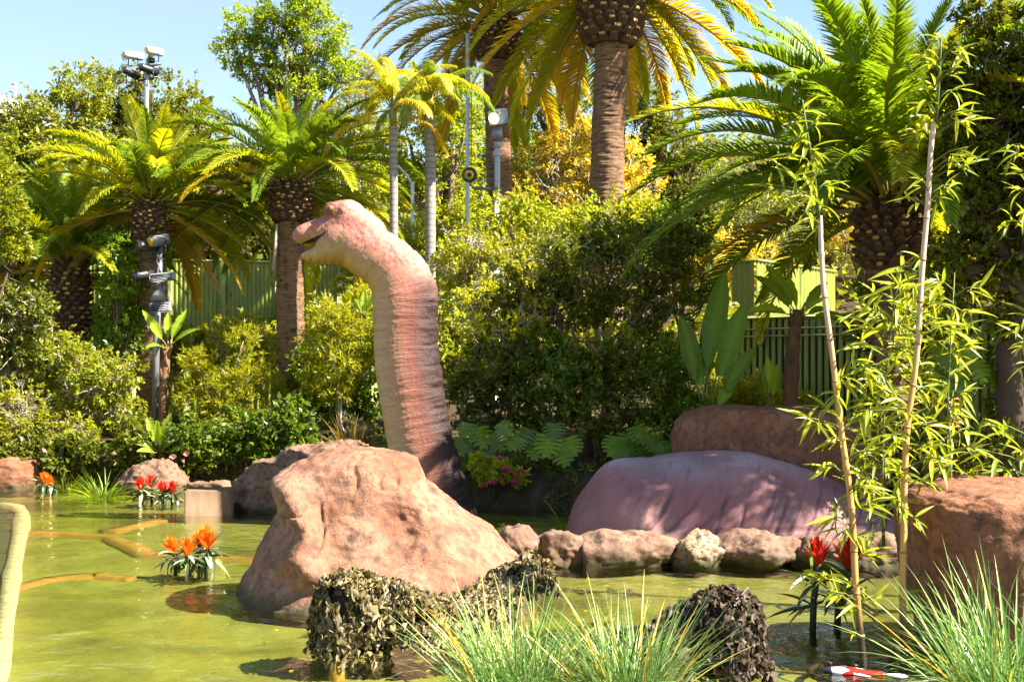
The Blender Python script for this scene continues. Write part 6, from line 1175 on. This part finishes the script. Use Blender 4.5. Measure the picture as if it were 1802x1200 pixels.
# lit floodlight
Y = 29.5; p = W(875, 0, Y); gz = ground_at(p[0], Y)
rt = thing('floodlight_post', 'grey post with a lit boxy floodlight before the tall palm trunk', 'lamp post', (p[0], Y, gz))
mb = MB(); mb.box((p[0], Y, (gz + W(0, 262, Y)[2]) / 2), (.14, .14, W(0, 262, Y)[2] - gz), bev=.015); put('pole', mb.mesh('pole', M_lgrey), rt)
for yy, w in ((255, .19), (272, .22)):
    mb = MB(); mb.box(W(875, yy, Y), (w, .18, .13), bev=.02); put('bracket', mb.mesh('bracket', M_lgrey), rt)
mb = MB(); a, b = W(874, 245, Y), W(876, 224, Y); hx = .125; V = np.array([a + (sx_ * .15, sy_ * .1, 0) for sx_ in (-1, 1) for sy_ in (-1, 1)] + [b + (sx_ * .10, sy_ * .08, 0) for sx_ in (-1, 1) for sy_ in (-1, 1)])
mb.add(V, [[(0, 1, 3, 2), (4, 6, 7, 5), (0, 2, 6, 4), (1, 5, 7, 3), (0, 4, 5, 1), (2, 3, 7, 6)]]); put('yoke', mb.mesh('yoke', M_grey), rt)
c = W(877, 206, Y); rot = Matrix.Rotation(.45, 3, 'Z') @ Matrix.Rotation(-.30, 3, 'X')
rot = Matrix.Rotation(-.42, 3, 'Z') @ Matrix.Rotation(.32, 3, 'X'); mb = MB(); mb.box(c, (.30, .52, .33), rot, bev=.02); hd_ = put('housing', mb.mesh('housing', M_lgrey), rt)
fr_ = np.array(rot @ Vector((0, -.262, 0))); ax_ = np.array(rot @ Vector((0, -1, 0))); q = c + fr_
mb = MB(); mb.tube([q, q + ax_ * .012], [.130, .130], 20); put('lens', mb.mesh('lens', M_lit, True), hd_)
mb = MB(); mb.tube([q + ax_ * .013, q + ax_ * .03], [.055, .04], 16); put('bulb', mb.mesh('bulb', M_bulb, True), hd_)
mb = MB(); zc_ = W(0, 333, Y)[2]; mb.tube([(p[0], Y - .02, zc_), W(836, 332, Y - .05)], .04, 8); mb.tube([W(836, 332, Y - .05), W(828, 326, Y - .1), W(828, 318, Y - .12)], .035, 8); mb.box((p[0], Y, zc_), (.2, .2, .1)); put('arm', mb.mesh('arm', M_grey, True), rt)
a = np.linspace(0, 2 * np.pi, 25); c = W(826, 308, Y - .15); lf = Matrix.Rotation(.15, 3, 'Z')
ring = np.stack((c[0] + .15 * np.cos(a), c[1] + 0 * a, c[2] + .15 * np.sin(a)), 1); mb = MB(); mb.tube(ring, .035, 8, cap=False); mb.tube([c + (0, .03, 0), c + (0, .16, 0)], [.16, .11], 16); rr_ = put('ring_lamp', mb.mesh('ring_lamp', M_black, True), rt)
mb = MB(); mb.tube([c + (0, -.02, 0), c + (0, .02, 0)], [.115, .12], 18); put('lens', mb.mesh('lens', M_amber, True), rr_); mb = MB(); mb.tube([c + (0, -.05, 0), c + (0, -.02, 0)], [.045, .055], 12); put('cap', mb.mesh('cap', M_black, True), rr_)
# thin pole, street light
Y = 31; p = W(822, 0, Y); gz = ground_at(p[0], Y); rt = thing('pole', 'thin bare grey pole just left of the lit floodlight', 'pole', (p[0], Y, gz))
mb = MB(); mb.tube([(p[0], Y, gz), W(823, 60, Y)], [.065, .05], 10); put('shaft', mb.mesh('shaft', M_lgrey, True), rt); mb = MB(); mb.tube([W(829, 300, Y), W(830, 180, Y), W(826, 140, Y)], .012, 5)
for yy in (255, 240): mb.tube([W(823, yy, Y), W(831, yy, Y)], .015, 5)
put('cable', mb.mesh('cable', M_grey, True), rt)
Y = 33; p = W(726, 0, Y); gz = ground_at(p[0], Y); rt = thing('street_light', 'white street light with a bent arm between the slim pale palm trunks', 'lamp post', (p[0], Y, gz))
mb = MB(); mb.tube([(p[0], Y, gz), W(726, 323, Y)], [.06, .045], 10); put('pole', mb.mesh('pole', M_white, True), rt); mb = MB(); mb.tube([W(726, 326, Y), W(716, 308, Y), W(700, 292, Y), W(685, 287, Y)], [.035, .03, .028, .025], 8); put('arm', mb.mesh('arm', M_white, True), rt)
c = W(675, 283, Y); mb = MB(); mb.tube([c + (-.17, 0, .05), c + (-.1, 0, .03), c + (.06, 0, -.02), c + (.17, 0, -.06)], [.03, .075, .07, .03], 10); put('lamp_head', mb.mesh('lamp_head', M_white, True), rt)
# rope beside the palm, post with orange cord at the right
mb = MB(); mb.tube([W(487, 395, 26.5), W(485, 430, 26.4), W(481, 478, 26.4)], [.03, .035, .04], 6); single('rope', mb.mesh('rope', M_barkp, True), 'pale rope hanging beside the palm trunk left of the head', 'rope')
Y = 12.5; p = W(1672, 0, Y); rt = thing('marker_post', 'slim grey post with orange cord ties behind the upright bamboo cane', 'post', (p[0], Y, 0)); mb = MB(); z1 = W(0, 700, Y)[2]
mb.box((p[0], Y, z1 / 2 - .3), (.045, .045, z1 + .6), bev=.008); put('shaft', mb.mesh('shaft', M_grey), rt); mb = MB(); mb.box(W(1660, 695, Y - .02), (.10, .06, .07), bev=.01); put('cap_box', mb.mesh('cap_box', M_grey), rt)
M_ocord = simple('orange_cord', (.65, .16, .03), .5)
for yy in (706, 738, 755):
    mb = MB(); q = W(1676, yy, Y - .03); mb.tube([q + (-.03, -.01, 0), q + (.0, -.02, .015), q + (.05, 0, .03), q + (.08, 0, -.005)], .009, 6); mb.tube([q, q + (.04, 0, -.03), q + (.075, 0, -.04)], .007, 5); put('cord', mb.mesh('cord', M_ocord, True), rt)

# ------------------------------------------------------------------ bank flowers and ground cover
P_pink = petal('pink_petal', (.55, .02, .09), (.62, .10, .20)); P_pale = petal('pale_pink_petal', (.55, .25, .22), (.62, .40, .36))
def blossom(name, m, seed):
    r = np.random.default_rng(seed); mb = MB()
    for k in range(9):
        az = k * 2.4; d = np.array((math.cos(az), math.sin(az), .6 + .5 * (k > 4))); d = d / np.linalg.norm(d); sd_ = np.array((-math.sin(az), math.cos(az), 0)); mb.add(np.array([(0, 0, 0), d * .6 + sd_ * .38, d * 1.0, d * .6 - sd_ * .38]), [[(0, 1, 2, 3)]], 0, r.random())
    return mb.mesh(name, m)
PB = [blossom('flower', P_pink, 1), blossom('flower', P_pale, 2)]
def flowers(label, spots, Y, k, mleaf, leafblobs):
    b = W(spots[0][0], spots[0][1], Y); root = plant('flowering_plant', label, 'flowers', Y, leafblobs, mleaf, 7, .6, (spots[0][0], 860), .015, M_barkd, None, depth=.4)
    for x, y in spots: inst('flower', PB[k], root, Matrix.Translation(W(x, y, Y - .35)) @ Matrix.Rotation(random.random() * 6, 4, 'Z') @ Matrix.Rotation(.9, 4, 'X') @ Matrix.Scale(.06 + .03 * random.random(), 4))
flowers('crimson flowered plant on the far bank right of the neck foot', [(855, 855), (882, 846), (896, 832), (889, 826), (910, 838), (914, 852), (880, 808), (905, 850), (868, 850), (918, 832)], 20.9, 0, G_yellow, [(850, 835, 16), (880, 830, 20), (910, 840, 16), (840, 815, 14)])
flowers('pale pink flowered plant low on the left bank', [(232, 792), (270, 798), (200, 800), (305, 805), (320, 812), (330, 800), (75, 795), (285, 812)], 24.3, 1, G_dark, [(220, 805, 16), (270, 810, 18), (320, 815, 18), (360, 815, 16)])
# low plants and litter along the far bank: one mass
n = 26000; x = rng.uniform(-14, 13, n); e = np.interp(x, EX, EY); y = e + .12 + 5.5 * rng.random(n) ** 1.7; z = tz(x, y); kk = fbm(np.stack((x * 1.1, y * 1.1, 0 * x), 1), 3) > -.12; x, y, z = x[kk], y[kk], z[kk]; n = len(x)
z = z + rng.uniform(0, .28, n) * (fbm(np.stack((x * .8 + 7, y * .8, 0 * x), 1), 3) + .6); D = unit(rng.normal(size=(n, 3)) + (0, -.3, .4)); V, Q = leaf_quads(np.stack((x, y, z), 1), D, unit(rng.normal(size=(n, 3)) * .6 + (0, -.2, 1)), rng.uniform(.06, .16, n), rng.uniform(.02, .06, n))
struct('ground_cover', mk('ground_cover', V, [Q], G_mid, False, None, {'tint': np.repeat(rng.random(n), 4)}), 'stuff')
n = 60000; x = rng.uniform(-45, 45, n); y = 38 + 60 * rng.random(n); z = tz(x, y) + rng.uniform(0, 1.6, n) * np.clip(fbm(np.stack((x * .35, y * .35, 0 * x), 1), 3) + .65, 0, 2); D = unit(rng.normal(size=(n, 3)) + (0, -.2, .5)); V, Q = leaf_quads(np.stack((x, y, z), 1), D, unit(rng.normal(size=(n, 3)) * .7 + (0, -.2, 1)), rng.uniform(.25, .5, n), rng.uniform(.15, .3, n))
struct('hillside_scrub', mk('hillside_scrub', V, [Q], G_oak, False, None, {'tint': np.repeat(rng.random(n), 4)}), 'stuff')
n = 1500; x = rng.uniform(-3, 8, n); y = rng.uniform(6.5, 8.7, n)
# leaves floating on the water
n = 26; P = np.array([WZ(*q, .004) for q in zip(rng.uniform(150, 1500, n), rng.uniform(905, 1190, n))]); D = unit(np.c_[rng.normal(size=(n, 2)), np.zeros(n)]); V, Q = leaf_quads(P, D, np.tile((0, 0, 1.0), (n, 1)), rng.uniform(.04, .09, n), .03, .1)
struct('floating_leaves', mk('floating_leaves', V, [Q], G_tan, False, None, {'tint': np.repeat(rng.random(n), 4)}), 'stuff')
